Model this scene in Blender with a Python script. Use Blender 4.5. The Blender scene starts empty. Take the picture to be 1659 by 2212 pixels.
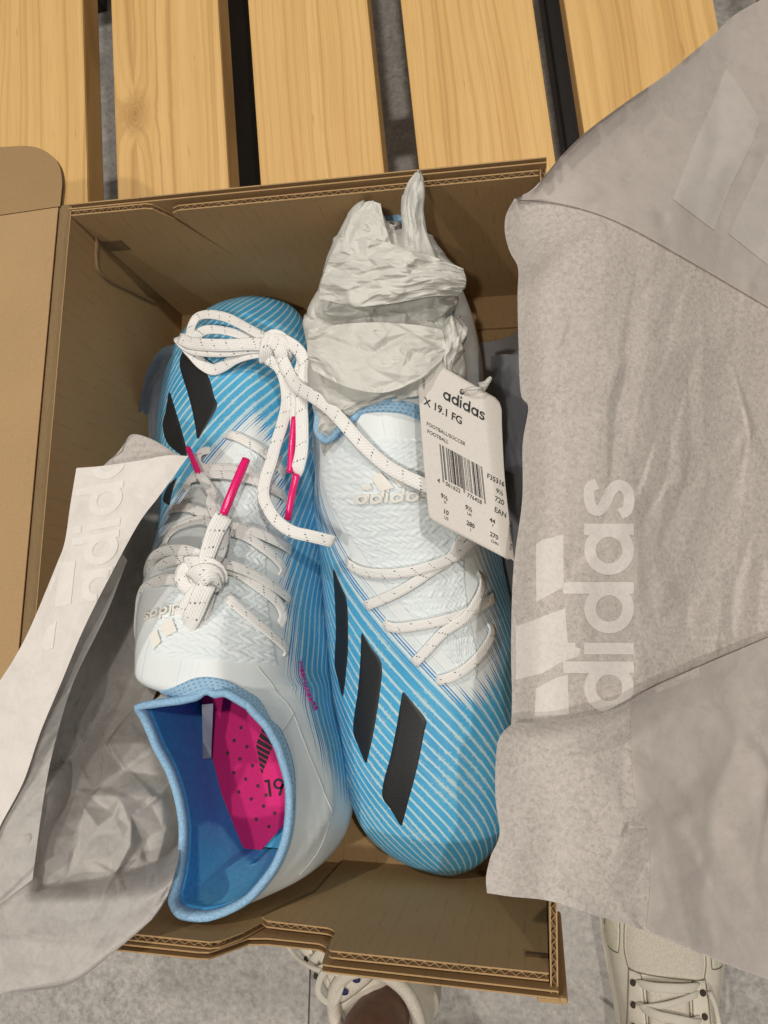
import bpy, bmesh, math, random
import numpy as np
from mathutils import Vector, Matrix, Euler, noise
from mathutils.bvhtree import BVHTree

S = bpy.context.scene
C = S.collection
random.seed(7)
R = math.radians

# ------------------------------------------------------------------ camera
CAM_LOC = Vector((0.1112, -0.0358, 0.4443))
CAM_ROT = Euler((0.15604, 0.19538, 0.01916), 'XYZ')
cam_d = bpy.data.cameras.new('camera')
cam = bpy.data.objects.new('camera', cam_d)
C.objects.link(cam)
cam.location = CAM_LOC
cam.rotation_euler = CAM_ROT
cam_d.sensor_fit = 'HORIZONTAL'
cam_d.sensor_width = 36.0
cam_d.lens = 36.0 * 1661.0 / 1659.0
cam_d.clip_start = 0.01
cam_d.clip_end = 100.0
S.camera = cam

# ------------------------------------------------------------------ world, lamps, exposure
w = bpy.data.worlds.new('World')
S.world = w
w.use_nodes = True
bgn = w.node_tree.nodes['Background']
bgn.inputs['Color'].default_value = (1.0, 0.95, 0.88, 1)
bgn.inputs['Strength'].default_value = 0.15
S.view_settings.view_transform = 'Standard'
S.view_settings.look = 'None'
S.view_settings.exposure = 0.0
S.view_settings.gamma = 1.0


def lamp(name, loc, target, power, size, color=(1.0, 0.935, 0.845)):
    d = bpy.data.lights.new(name, 'SPOT')
    d.energy = power
    d.shadow_soft_size = size
    d.color = color
    d.spot_size = R(70)
    d.spot_blend = 0.5
    o = bpy.data.objects.new(name, d)
    C.objects.link(o)
    o.location = loc
    o.rotation_euler = (Vector(target) - Vector(loc)).to_track_quat('-Z', 'Y').to_euler()
    return o


# shop ceiling spots about 2.3 m above the bench
lamp('ceiling_spot', (-0.55, 0.95, 2.3), (0, 0, 0), 66, 0.030)
lamp('ceiling_spot', (0.80, 0.35, 2.3), (0, 0, 0), 62, 0.030)
lamp('ceiling_spot', (0.10, -0.85, 2.35), (0, 0, 0), 58, 0.035)
lamp('ceiling_spot', (-0.65, -0.35, 2.3), (0, 0, 0), 52, 0.035)

# ------------------------------------------------------------------ helpers
CAM_M = CAM_ROT.to_matrix()
FPX, PCX, PCY = 1661.0, 829.5, 1106.0


def ray(px, py):
    return (CAM_M @ Vector(((px - PCX) / FPX, -(py - PCY) / FPX, -1.0))).normalized()


def at(px, py, z):
    """point of the place seen at picture point (px, py) that is z metres above the bench"""
    d = ray(px, py)
    return CAM_LOC + d * ((z - CAM_LOC.z) / d.z)


def onx(px, py, x):
    d = ray(px, py)
    return CAM_LOC + d * ((x - CAM_LOC.x) / d.x)


def ony(px, py, y):
    d = ray(px, py)
    return CAM_LOC + d * ((y - CAM_LOC.y) / d.y)


def proj(p):
    q = CAM_M.transposed() @ (Vector(p) - CAM_LOC)
    return (PCX + FPX * q.x / -q.z, PCY - FPX * q.y / -q.z)


def hit(px, py, bvh, off=0.0):
    d = ray(px, py)
    h = bvh.ray_cast(CAM_LOC, d)
    if h[0] is None:
        return None
    n = h[1] if h[1].dot(d) < 0 else -h[1]
    return h[0] + n * off, n


def bvh_of(*objs):
    vs, fs = [], []
    for o in objs:
        k = len(vs)
        vs += [o.matrix_world @ v.co for v in o.data.vertices]
        fs += [[i + k for i in p.vertices] for p in o.data.polygons]
    return BVHTree.FromPolygons(vs, fs)


def empty(name, loc=(0, 0, 0)):
    o = bpy.data.objects.new(name, None)
    C.objects.link(o)
    o.location = loc
    return o


def tag(o, label=None, cat=None, group=None, kind=None):
    if label: o['label'] = label
    if cat: o['category'] = cat
    if group: o['group'] = group
    if kind: o['kind'] = kind
    return o


def mesh_obj(name, verts, faces, mat=None, parent=None, smooth=True, uvs=None, attrs=None):
    """verts are world coordinates; parents here stand at the origin unless shifted"""
    me = bpy.data.meshes.new(name)
    off = Vector((0, 0, 0))
    if parent is not None:
        p = parent
        while p is not None:
            off += p.location
            p = p.parent
    me.from_pydata([Vector(v) - off for v in verts], [], faces)
    me.update()
    if uvs is not None:
        l = me.uv_layers.new(name='UVMap')
        for lp in me.loops:
            l.data[lp.index].uv = uvs[lp.vertex_index]
    if attrs:
        for k, a in attrs.items():
            t = me.attributes.new(k, 'FLOAT', 'POINT')
            t.data.foreach_set('value', [float(x) for x in a])
    if smooth:
        me.polygons.foreach_set('use_smooth', [True] * len(me.polygons))
    o = bpy.data.objects.new(name, me)
    C.objects.link(o)
    if mat: me.materials.append(mat)
    if parent is not None: o.parent = parent
    return o


def bm_obj(name, bm, mat=None, parent=None, smooth=False):
    bmesh.ops.recalc_face_normals(bm, faces=bm.faces)
    me = bpy.data.meshes.new(name)
    if parent is not None:
        off = Vector((0, 0, 0)); p = parent
        while p is not None:
            off += p.location; p = p.parent
        bmesh.ops.translate(bm, verts=bm.verts, vec=-off)
    bm.to_mesh(me); bm.free()
    if smooth: me.polygons.foreach_set('use_smooth', [True] * len(me.polygons))
    o = bpy.data.objects.new(name, me)
    C.objects.link(o)
    if mat: me.materials.append(mat)
    if parent is not None: o.parent = parent
    return o


def add_box(bm, x0, x1, y0, y1, z0, z1, bev=0.0):
    r = bmesh.ops.create_cube(bm, size=1.0)
    vs = r['verts']
    for v in vs:
        v.co = Vector((x0 + (v.co.x + .5) * (x1 - x0), y0 + (v.co.y + .5) * (y1 - y0), z0 + (v.co.z + .5) * (z1 - z0)))
    if bev:
        es = list({e for v in vs for e in v.link_edges})
        bmesh.ops.bevel(bm, geom=es, offset=bev, segments=2, profile=0.6, affect='EDGES')


def add_prism(bm, poly, fn, d0, d1):
    """polygon (2D list) extruded between depths d0..d1; fn(a, b, d) -> point"""
    a = [bm.verts.new(fn(p[0], p[1], d0)) for p in poly]
    b = [bm.verts.new(fn(p[0], p[1], d1)) for p in poly]
    n = len(poly)
    bm.faces.new(a); bm.faces.new(b[::-1])
    for i in range(n):
        bm.faces.new([a[i], b[i], b[(i + 1) % n], a[(i + 1) % n]])


def catmull(pts, n, closed=False):
    """n samples of a Catmull-Rom curve through pts (any dimension)"""
    P = np.array([list(p) for p in pts], float)
    m = len(P)
    out = []
    segs = m if closed else m - 1
    for k in range(n):
        t = k / (n if closed else (n - 1)) * segs
        i = min(int(t), segs - 1); u = t - i
        def g(j):
            if closed: return P[j % m]
            if j < 0: return 2 * P[0] - P[1]
            if j >= m: return 2 * P[-1] - P[-2]
            return P[j]
        p0, p1, p2, p3 = g(i - 1), g(i), g(i + 1), g(i + 2)
        out.append(.5 * (2 * p1 + (p2 - p0) * u + (2 * p0 - 5 * p1 + 4 * p2 - p3) * u * u + (3 * p1 - p0 - 3 * p2 + p3) * u ** 3))
    return np.array(out)


def resample(pts, n):
    """n points evenly spaced along a polyline"""
    P = np.array([list(p) for p in pts], float)
    d = np.r_[0, np.cumsum(np.linalg.norm(np.diff(P, axis=0), axis=1))]
    t = np.linspace(0, d[-1], n)
    return np.stack([np.interp(t, d, P[:, k]) for k in range(P.shape[1])], 1)


def smooth_path(pts, n):
    return resample(catmull(pts, max(8 * len(pts), 40)), n)


def sm(a, b, x):
    t = min(1, max(0, (x - a) / (b - a))) if b != a else (1.0 if x > a else 0.0)
    return t * t * (3 - 2 * t)


def ridged(p, oct=4, lac=2.1, seed=0.0):
    """folded-paper like noise: sharp creases, range about 0..1"""
    v, a, s = 0.0, 1.0, 0.0
    q = Vector(p) + Vector((seed, seed * .7, -seed))
    for _ in range(oct):
        v += a * abs(noise.noise(q)); s += a
        a *= .5; q = q * lac
    return v / s * 2

# ------------------------------------------------------------------ material helpers


class NT:
    def __init__(self, name):
        self.m = bpy.data.materials.new(name)
        self.m.use_nodes = True
        self.t = self.m.node_tree
        self.n = self.t.nodes
        self.b = self.n['Principled BSDF']

    def new(self, typ, **kw):
        x = self.n.new(typ)
        for k, v in kw.items():
            setattr(x, k, v)
        return x

    def link(self, a, b):
        self.t.links.new(a, b)

    def set(self, sock, v):
        s = self.b.inputs[sock]
        if hasattr(v, 'is_output') or isinstance(v, bpy.types.NodeSocket): self.link(v, s)
        else: s.default_value = v

    def val(self, x, i, v):
        s = x.inputs[i]
        if isinstance(v, bpy.types.NodeSocket): self.link(v, s)
        else: s.default_value = v

    def math(self, op, a, b=0.0, c=0.0, clamp=False):
        x = self.new('ShaderNodeMath', operation=op)
        x.use_clamp = clamp
        self.val(x, 0, a); self.val(x, 1, b); self.val(x, 2, c)
        return x.outputs[0]

    def attr(self, name):
        x = self.new('ShaderNodeAttribute'); x.attribute_name = name
        return x.outputs['Fac']

    def coord(self, kind='Object'):
        return self.new('ShaderNodeTexCoord').outputs[kind]

    def mapping(self, vec, scale=(1, 1, 1), rot=(0, 0, 0), loc=(0, 0, 0)):
        x = self.new('ShaderNodeMapping')
        self.link(vec, x.inputs[0])
        x.inputs['Scale'].default_value = scale
        x.inputs['Rotation'].default_value = rot
        x.inputs['Location'].default_value = loc
        return x.outputs[0]

    def noise(self, vec, scale, detail=3.0, rough=0.5, dist=0.0):
        x = self.new('ShaderNodeTexNoise')
        self.link(vec, x.inputs['Vector'])
        x.inputs['Scale'].default_value = scale
        x.inputs['Detail'].default_value = detail
        x.inputs['Roughness'].default_value = rough
        x.inputs['Distortion'].default_value = dist
        return x.outputs['Fac']

    def ramp(self, fac, stops, interp='LINEAR'):
        x = self.new('ShaderNodeValToRGB')
        x.color_ramp.interpolation = interp
        e = x.color_ramp.elements
        while len(e) < len(stops): e.new(0.5)
        for i, (p, c) in enumerate(stops):
            e[i].position = p
            e[i].color = (c[0], c[1], c[2], 1) if not isinstance(c, (int, float)) else (c, c, c, 1)
        self.val(x, 0, fac)
        return x.outputs['Color']

    def mix(self, fac, a, b, mode='MIX'):
        x = self.new('ShaderNodeMix', data_type='RGBA', blend_type=mode)
        self.val(x, 0, fac)
        for i, v in ((6, a), (7, b)):
            if isinstance(v, bpy.types.NodeSocket): self.link(v, x.inputs[i])
            else: x.inputs[i].default_value = (v[0], v[1], v[2], 1)
        return x.outputs[2]

    def bump(self, h, strength=0.3, dist=0.001):
        x = self.new('ShaderNodeBump')
        x.inputs['Strength'].default_value = strength
        x.inputs['Distance'].default_value = dist
        self.link(h, x.inputs['Height'])
        self.link(x.outputs[0], self.b.inputs['Normal'])
        return x


def srgb(r, g, b):
    f = lambda c: (c / 255 / 12.92) if c / 255 <= .04045 else ((c / 255 + .055) / 1.055) ** 2.4
    return (f(r), f(g), f(b))


def plain(name, col, rough=0.6, spec=0.3, var=0.0, vscale=300.0):
    t = NT(name)
    t.set('Roughness', rough)
    t.b.inputs['Specular IOR Level'].default_value = spec
    if var:
        n = t.noise(t.coord(), vscale, 3)
        c0 = tuple(c * (1 - var) for c in col); c1 = tuple(min(1, c * (1 + var)) for c in col)
        t.set('Base Color', t.ramp(n, [(.3, c0), (.7, c1)]))
        t.bump(n, .25, .0004)
    else:
        t.set('Base Color', (*col, 1))
    return t.m


class Facets:
    """piecewise flat random relief over [0,1]^2 with sharp creases, like paper crushed and opened again"""
    def __init__(self, seed, n, aspect=1.0, rot=0.0):
        from mathutils.geometry import delaunay_2d_cdt
        rng = random.Random(seed)
        pts = [Vector((rng.uniform(-.6, 1.6), rng.uniform(-.6, 1.6))) for _ in range(int(n * 4.8))]
        ca, sa = math.cos(rot), math.sin(rot)
        sq = [Vector(((p.x * ca - p.y * sa), (p.x * sa + p.y * ca) * aspect)) for p in pts]
        v, e, f, *_ = delaunay_2d_cdt(sq, [], [], 0, 1e-7)
        self.bvh = BVHTree.FromPolygons([(q.x, q.y, rng.uniform(-1, 1)) for q in v], [list(t) for t in f])
        self.r = (ca, sa, aspect)

    def __call__(self, u, v):
        ca, sa, a = self.r
        h = self.bvh.ray_cast(Vector((u * ca - v * sa, (u * sa + v * ca) * a, 5)), Vector((0, 0, -1)))
        return h[0].z if h[0] else 0.0
# ------------------------------------------------------------------ bench, floor, box
FLOOR_Z = -0.40
YAW = -0.1118


def cardboard(name, base=(0.40, 0.265, 0.135), flute_dir='X'):
    base = (base[0], base[1] * .965, base[2] * .90)
    t = NT(name)
    co = t.coord()
    fib = t.noise(t.mapping(co, (1, 1, 1)), 900, 4, .7)
    big = t.noise(co, 22, 3)
    sc = {'X': (1, .02, .02), 'Y': (.02, 1, .02), 'N': (0.0001,) * 3}[flute_dir]
    if flute_dir == 'N': lines = t.noise(t.mapping(co, sc), 160, 1)
    else:
        # faint dashes where the corrugation shows through the liner
        x = t.new('ShaderNodeSeparateXYZ'); t.link(co, x.inputs[0])
        wob = t.math('MULTIPLY', t.noise(t.mapping(co, (1, 1, .15)), 26, 2), .010)
        ph = t.math('MULTIPLY', t.math('ADD', x.outputs[0 if flute_dir == 'X' else 1], wob), 2 * math.pi / .0125)
        sn = t.math('POWER', t.math('ABSOLUTE', t.math('SINE', ph)), 26.0)
        lines = t.math('ADD', .40, t.math('MULTIPLY', t.math('MULTIPLY', sn, t.math('MULTIPLY', t.math('SUBTRACT', t.noise(co, 130, 2), .40), 3.0, clamp=True)), .30))
    spk = t.noise(co, 1500, 2)
    c = t.ramp(big, [(.25, tuple(x * .90 for x in base)), (.75, tuple(x * 1.08 for x in base))])
    c = t.mix(.35, c, t.ramp(fib, [(.3, tuple(x * .72 for x in base)), (.7, tuple(min(1, x * 1.2) for x in base))]))
    c = t.mix(t.ramp(lines, [(.42, .0), (.60, .5)]), c, tuple(x * .72 for x in base))
    c = t.mix(t.ramp(spk, [(.70, 0.0), (.76, .5)]), c, (0.12, .07, .03))
    t.set('Base Color', c)
    t.set('Roughness', .72)
    t.b.inputs['Specular IOR Level'].default_value = .25
    h = t.math('ADD', t.math('MULTIPLY', lines, 1.0), t.math('MULTIPLY', fib, .35))
    t.bump(h, .5, .0006)
    return t.m


def pine(name, seed, knot=None):
    t = NT(name)
    co = t.coord()
    # straight-ish grain along local Y, wandering slowly
    wob = t.noise(t.mapping(co, (1.0, .18, 1), loc=(seed, seed * 2, 0)), 14, 2)
    x = t.new('ShaderNodeSeparateXYZ'); t.link(co, x.inputs[0])
    u = t.math('ADD', x.outputs[0], t.math('MULTIPLY', wob, .030))
    kc = None
    if knot:
        dx = t.math('SUBTRACT', x.outputs[0], knot[0]); dy = t.math('MULTIPLY', t.math('SUBTRACT', x.outputs[1], knot[1]), .62)
        r2 = t.math('ADD', t.math('MULTIPLY', dx, dx), t.math('MULTIPLY', dy, dy))
        r = t.math('SQRT', r2)
        g = t.math('DIVIDE', 1.0, t.math('ADD', 1.0, t.math('MULTIPLY', r2, 9000.0)))
        u = t.math('ADD', u, t.math('MULTIPLY', g, t.math('MULTIPLY', t.math('SIGN', dx), t.math('MULTIPLY', t.noise(co, 40, 2), .026))))
        rw = t.math('ADD', r, t.math('MULTIPLY', t.math('SUBTRACT', t.noise(co, 130, 3), .5), .006))
        kc = t.math('SUBTRACT', 1.0, t.math('DIVIDE', rw, .0135), clamp=True)
        rings = t.math('SINE', t.math('MULTIPLY', rw, 2600))
    dens = t.math('ADD', 230 + 60 * math.sin(seed * 5), 0)
    comb = t.new('ShaderNodeCombineXYZ'); t.link(t.math('MULTIPLY', u, dens), comb.inputs[0])
    comb.inputs[1].default_value = seed * 3.1
    n1 = t.noise(comb.outputs[0], 1.0, 2, .6)
    fine = t.noise(t.mapping(co, (1, .02, 1), loc=(seed, 0, 0)), 1200, 2)
    streak = t.noise(t.mapping(co, (1, .05, 1), loc=(seed * 2, 0, 0)), 70, 2)
    c = t.ramp(n1, [(.30, (0.430, 0.236, 0.073)), (.47, (0.660, 0.414, 0.151)), (.70, (0.720, 0.471, 0.191))])
    c = t.mix(.35, c, t.ramp(streak, [(.3, (0.580, 0.337, 0.116)), (.7, (0.740, 0.500, 0.214))]))
    c = t.mix(t.ramp(fine, [(.52, 0.0), (.75, .35)]), c, (0.420, 0.240, 0.089))
    if knot:
        c = t.mix(t.math('MULTIPLY', kc, 1.1, clamp=True), c, t.mix(t.math('ADD', .5, t.math('MULTIPLY', rings, .3)), (0.500, 0.298, 0.111), (0.360, 0.192, 0.062)))
    gouge = t.noise(t.mapping(co, (1, .12, 1), loc=(seed * 4, 1, 0)), 260, 2)
    c = t.mix(t.ramp(gouge, [(.72, 0.0), (.78, .55)]), c, (0.340, 0.183, 0.062))
    t.set('Base Color', c)
    t.set('Roughness', .48)
    t.b.inputs['Specular IOR Level'].default_value = .35
    t.bump(t.math('ADD', n1, t.math('MULTIPLY', fine, .5)), .12, .0006)
    return t.m


# ---- floor
def stone():
    t = NT('speckled_stone')
    co = t.coord()
    a = t.noise(co, 55, 6, .7)
    b = t.noise(co, 170, 4, .65)
    d = t.noise(co, 6, 3)
    c = t.ramp(a, [(.32, (.26, .25, .24)), (.5, (.48, .46, .435)), (.66, (.70, .67, .63))])
    c = t.mix(.5, c, t.ramp(b, [(.35, (.22, .21, .20)), (.6, (.60, .57, .53))]))
    c = t.mix(t.ramp(d, [(.35, 0.0), (.65, .35)]), c, (.52, .49, .46))
    t.set('Base Color', c)
    t.set('Roughness', .35)
    t.bump(b, .08, .001)
    return t.m


STONE = stone()
floor = empty('floor', (0, 0, FLOOR_Z)); floor['kind'] = 'structure'
bm = bmesh.new(); add_box(bm, -2.0, 2.0, -2.0, 2.0, FLOOR_Z - .02, FLOOR_Z - .004)
bm_obj('grout_bed', bm, plain('grout', (.23, .22, .21), .9), floor)
tile_me = None
j0 = at(668, 2160, FLOOR_Z)
TS = 0.60
for ix in range(-2, 3):
    for iy in range(-3, 3):
        x0 = j0.x + ix * TS; y0 = j0.y + .15 + iy * TS
        if tile_me is None:
            bm = bmesh.new(); add_box(bm, .0008, TS - .0008, .0008, TS - .0008, -.012, 0, .0008)
            o = bm_obj('tile', bm, STONE, None); tile_me = o.data
            C.objects.unlink(o)
        o = bpy.data.objects.new('tile', tile_me); C.objects.link(o)
        o.parent = floor; o.location = (x0, y0, 0)

# ---- slatted bench
bench = empty('slatted_bench', (0, 0, 0))
tag(bench, 'slatted pine bench with dark metal frame under the open shoebox', 'bench')
dirv = Vector((math.sin(YAW), math.cos(YAW), 0)); sidev = Vector((math.cos(YAW), -math.sin(YAW), 0))


def slat_x(px, py, z):
    p = at(px, py, z); return p.dot(sidev), p.dot(dirv)


pairs = [(-60, 177.5), (238, 470), (534, 793), (864.5, 1151), (1218, 1542)]
edges = [(slat_x(a, 0, 0)[0], slat_x(b, 0, 0)[0]) for a, b in pairs]
wid = sum(b - a for a, b in edges[1:]) / 4
edges[0] = (edges[0][1] - wid, edges[0][1])
per = edges[4][0] - edges[3][0]
edges.append((edges[4][1] + (per - wid) + .012, edges[4][1] + (per - wid) + .012 + wid))
edges.insert(0, (edges[0][0] - per, edges[0][1] - per))
for i, (a, b) in enumerate(edges):
    c = (a + b) / 2; hw = (b - a) / 2
    bm = bmesh.new(); add_box(bm, -hw, hw, -.50, .62, -.022, 0, .0018)
    o = bm_obj('slat', bm, pine('pine_%d' % i, 1.3 + i * 1.71, (at(292, 245, 0).dot(sidev) - c, at(292, 245, 0).dot(dirv) - .41) if i == 2 else None))
    o.parent = bench
    o.rotation_euler = (0, 0, -YAW)
    p = sidev * c + dirv * .41
    o.location = (p.x, p.y, -.0005)
METAL = plain('dark_metal', (.022, .020, .020), .45, .4, .15, 60)
for (y0, y1, z0, z1) in ((.11, .15, -.062, -.0235), (.60, .64, -.062, -.0235)):
    bm = bmesh.new(); add_box(bm, -.42, .42, y0, y1, z0, z1, .002)
    o = bm_obj('cross_rail', bm, METAL); o.parent = bench; o.rotation_euler = (0, 0, -YAW)
for xx in (at(519, 100, -.064).dot(sidev), at(1213, 60, -.064).dot(sidev), -.40, .42):
    bm = bmesh.new(); add_box(bm, xx - .010, xx + .010, -.06, .9, -.095, -.0635, .002)
    o = bm_obj('frame_rail', bm, METAL); o.parent = bench; o.rotation_euler = (0, 0, -YAW)
for sx in (-.385, .385):
    for yy in (.0, .86):
        bm = bmesh.new(); add_box(bm, sx - .018, sx + .018, yy - .018, yy + .018, FLOOR_Z, -.0960, .002)
        o = bm_obj('leg', bm, METAL); o.parent = bench; o.rotation_euler = (0, 0, -YAW)

# ---- shoebox
W2, L2, H = 0.1172, 0.1705, 0.1278
T = 0.0030           # board
KR = cardboard('kraft_board', flute_dir='X')
KRY = cardboard('kraft_board_side', flute_dir='Y')
KRN = cardboard('kraft_lid', (0.43, 0.29, 0.155), 'N')
KRE = plain('kraft_edge_shaded', (.29, .19, .10), .85, .1, .2, 900)  # flute colour darkened towards the shadow between the liners
box = empty('shoebox', (0, 0, 0.0))
tag(box, 'open brown corrugated cardboard shoebox with its lid folded back, holding a pair of boots', 'shoebox')


def board(name, poly, fn, mat, parent=box, th=T, flute=None, pitch=.0042):
    """a corrugated board: two liners and, along given edges, the wavy medium between them.
    poly in panel coordinates (a, b); fn(a, b, d): d is the depth through the board"""
    bm = bmesh.new()
    add_prism(bm, poly, fn, 0, .0006)
    add_prism(bm, poly, fn, th - .0006, th)
    o = bm_obj(name, bm, mat, parent)
    bm = bmesh.new()
    for (a0, b0), (a1, b1), (na, nb) in (flute or []):
        L = math.hypot(a1 - a0, b1 - b0)
        c4 = [bm.verts.new(fn(a0 + na * .0026, b0 + nb * .0026, .0006)), bm.verts.new(fn(a1 + na * .0026, b1 + nb * .0026, .0006)),
              bm.verts.new(fn(a1 + na * .0026, b1 + nb * .0026, th - .0006)), bm.verts.new(fn(a0 + na * .0026, b0 + nb * .0026, th - .0006))]
        bm.faces.new(c4)  # filler strip added so the gaps between flutes look less black
        n = max(8, int(L / pitch * 8))
        prev = None
        for k in range(n + 1):
            s = k / n
            a = a0 + (a1 - a0) * s; b = b0 + (b1 - b0) * s
            ph_ = 2 * math.pi * L * s / pitch + 1.5 * noise.noise(Vector((s * L * 60, a0 * 50, b0 * 50)))
            d = th / 2 + (th / 2 - .0006) * (.8 + .35 * noise.noise(Vector((s * L * 120, 3, a0 * 40)))) * math.sin(ph_)
            jit = .0003 * random.random() + .0003
            row = []
            for q, dd in ((jit, .00018), (.006, .00018), (.006, -.00018), (jit, -.00018)):
                row.append(bm.verts.new(fn(a + na * q, b + nb * q, d + dd)))
            if prev:
                for m in range(4):
                    bm.faces.new([prev[m], row[m], row[(m + 1) % 4], prev[(m + 1) % 4]])
            prev = row
    if len(bm.verts):
        bm_obj('flute', bm, KRE, o)
    else: bm.free()
    return o


# bottom
bm = bmesh.new(); add_box(bm, -W2, W2, -L2, L2, .0005, .0030)
bm_obj('bottom', bm, KR, box)
bm = bmesh.new(); add_box(bm, -W2 + .006, W2 - .006, -L2 + .0065, -L2 + .040, .0032, .0062, .0008)
bm_obj('bottom_flap', bm, KR, box)
bm = bmesh.new(); add_box(bm, -.055, W2 - .006, L2 - .028, L2 - .0068, .0032, .0062, .0008)
bm_obj('bottom_flap', bm, KR, box)

# side walls (left carries the lid)
fl = lambda a, b, d: Vector((-W2 + d, a, b))
fr = lambda a, b, d: Vector((W2 - d, a, b))
board('left_wall', [(-L2, .003), (L2, .003), (L2, H - .001), (-L2, H - .001)], fl, KRY)
board('right_wall', [(-L2, .003), (L2, .003), (L2, H - .004), (-L2, H - .004)], fr, KRY,
      flute=[((-L2, H - .004), (L2, H - .004), (0, -1))])
# tuck panel glued inside the left wall near the back corner, with rounded cut-out
lp = [onx(*q, -W2 + .003) for q in ((205, 500), (203, 560), (212, 590), (240, 612), (330, 655))]
poly = [(L2 - .0065, .085)] + [(p.y, p.z) for p in lp] + [(L2 - .0065, .012)]
poly = [(min(L2 - .0065, a), max(.004, b)) for a, b in poly]
fl2 = lambda a, b, d: Vector((-W2 + .0032 + d, a, b))

# back wall: outer board and two inner flaps overlapping at a slanting slit
fb = lambda a, b, d: Vector((a, L2 - d, b))
fb2 = lambda a, b, d: Vector((a, L2 - .0032 - d, b))
fb3 = lambda a, b, d: Vector((a, L2 - .0052 - d, b))
board('back_wall', [(-W2, .003), (W2, .003), (W2, H), (-W2, H)], fb, KR)
poly = [(-W2 + .0035, .004), (-.030, .004), (-.0465, .0690), (-.0640, .116), (-.0705, .1262), (-.074, .1272), (-W2 + .0035, .1272)]
board('inner_flap', poly, fb2, KR, flute=[((-W2 + .004, .1272), (-.074, .1272), (0, -1)), ((-.0705, .1262), (-.0465, .069), (-.9, -.35))])
poly = [(-.040, .004), (W2 - .0035, .004), (W2 - .0035, .1268), (-.057, .1262), (-.0605, .1245), (-.0610, .121), (-.0580, .112), (-.0440, .0690)]
board('inner_flap', poly, fb3, KR, flute=[((-.056, .1264), (W2 - .004, .1268), (0, -1))])

# front wall with thumb notch
ff = lambda a, b, d: Vector((a, -L2 + d, b))
ff2 = lambda a, b, d: Vector((a, -L2 + .0036 + d, b))
ff3 = lambda a, b, d: Vector((a, -L2 + .0054 + d, b))


def arc(cx, cy, r, a0, a1, n=6):
    return [(cx + r * math.cos(R(a0 + (a1 - a0) * k / n)), cy + r * math.sin(R(a0 + (a1 - a0) * k / n))) for k in range(n + 1)]


NZ = .1060
notch = [(W2, H - .001), (.030, H - .002)] + arc(.0275, H - .0045, .0025, 90, 180, 3)[1:] + [(.0235, NZ + .006)] + arc(.017, NZ + .0065, .0065, 0, -90, 5) + [(-.004, NZ)] + [(-.012, NZ + .002), (-.0200, H - .006), (-.0225, H - .0022), (-.027, H - .0015), (-W2, H - .001)]
board('front_wall', [(-W2, .003), (W2, .003)] + notch, ff, KR)
poly = [(-W2 + .0035, .004), (.010, .004), (.0015, .0610), (-.0135, .112), (-.0190, .1225), (-.0225, .1246), (-W2 + .0035, .1246)]
board('inner_flap', poly, ff2, KR, flute=[((-W2 + .004, .1246), (-.0225, .1246), (0, -1)), ((-.019, .1225), (.0015, .061), (-.9, -.35))])
poly = [(.004, .004), (W2 - .0035, .004), (W2 - .0035, .1255), (.0315, .1255)] + arc(.0300, .1230, .0025, 90, 170, 3) + [(.0262, NZ + .009)] + arc(.0195, NZ + .0035, .0068, 10, -90, 5)[1:] + [(.000, NZ - .004), (-.0065, NZ - .0045), (-.0100, NZ - .008), (.0040, .0610)]
board('inner_flap', poly, ff3, KR, flute=[((.0315, .1255), (W2 - .004, .1255), (0, -1)), ((-.0065, NZ - .0045), (.018, NZ - .0033), (0, -1))])
# slot with the lock tab near the right end of the front wall
p0 = ony(1135, 2062, -L2 + .0086); p1 = ony(1196, 2052, -L2 + .0086)
bm = bmesh.new(); add_box(bm, p0.x, W2 - .0036, -L2 + .0083, -L2 + .0094, p0.z - .0018, p0.z + .0012, .0003)
bm_obj('slot_edge', bm, plain('slot_dark', (.10, .06, .03), .9), box)
# rounded corner tab outside front right
bm = bmesh.new(); add_box(bm, W2 - .008, W2 + .0035, -L2 - .0032, -L2 - .0004, .03, H - .004, .0014)
bm_obj('corner_tab', bm, KR, box)

# slot and tuck edge in the back left corner
s0 = ony(262, 527, L2 - .0064)
bm = bmesh.new(); add_box(bm, -W2 + .0045, -W2 + .0155, L2 - .0068, L2 - .0062, s0.z - .006, s0.z + .004)
bm_obj('slot', bm, plain('slot_shade', (.16, .10, .05), .9), box)
bm = bmesh.new()
pl = catmull([(p.y, p.z) for p in lp], 28)
pl = [(min(L2 - .007, a), b) for a, b in pl]
for k in range(len(pl) - 1):
    (a0, b0), (a1, b1) = pl[k], pl[k + 1]
    dx, dz = a1 - a0, b1 - b0; l = math.hypot(dx, dz) or 1
    nx, nz = -dz / l * .0013, dx / l * .0013
    add_prism(bm, [(a0, b0), (a1, b1), (a1 + nx, b1 + nz), (a0 + nx, b0 + nz)], fl2, 0, .0016)
bm_obj('tuck_edge', bm, KRE, box)

# lid folded back to the left, with its end flap
lid_ang = R(4)
hinge = Vector((-W2, 0, H))


def lidf(a, b, d):      # a: along y, b: outwards from hinge
    return Vector((-W2 - b * math.cos(lid_ang), a, H + .0005 - b * math.sin(lid_ang) - .0006 - d))


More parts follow.
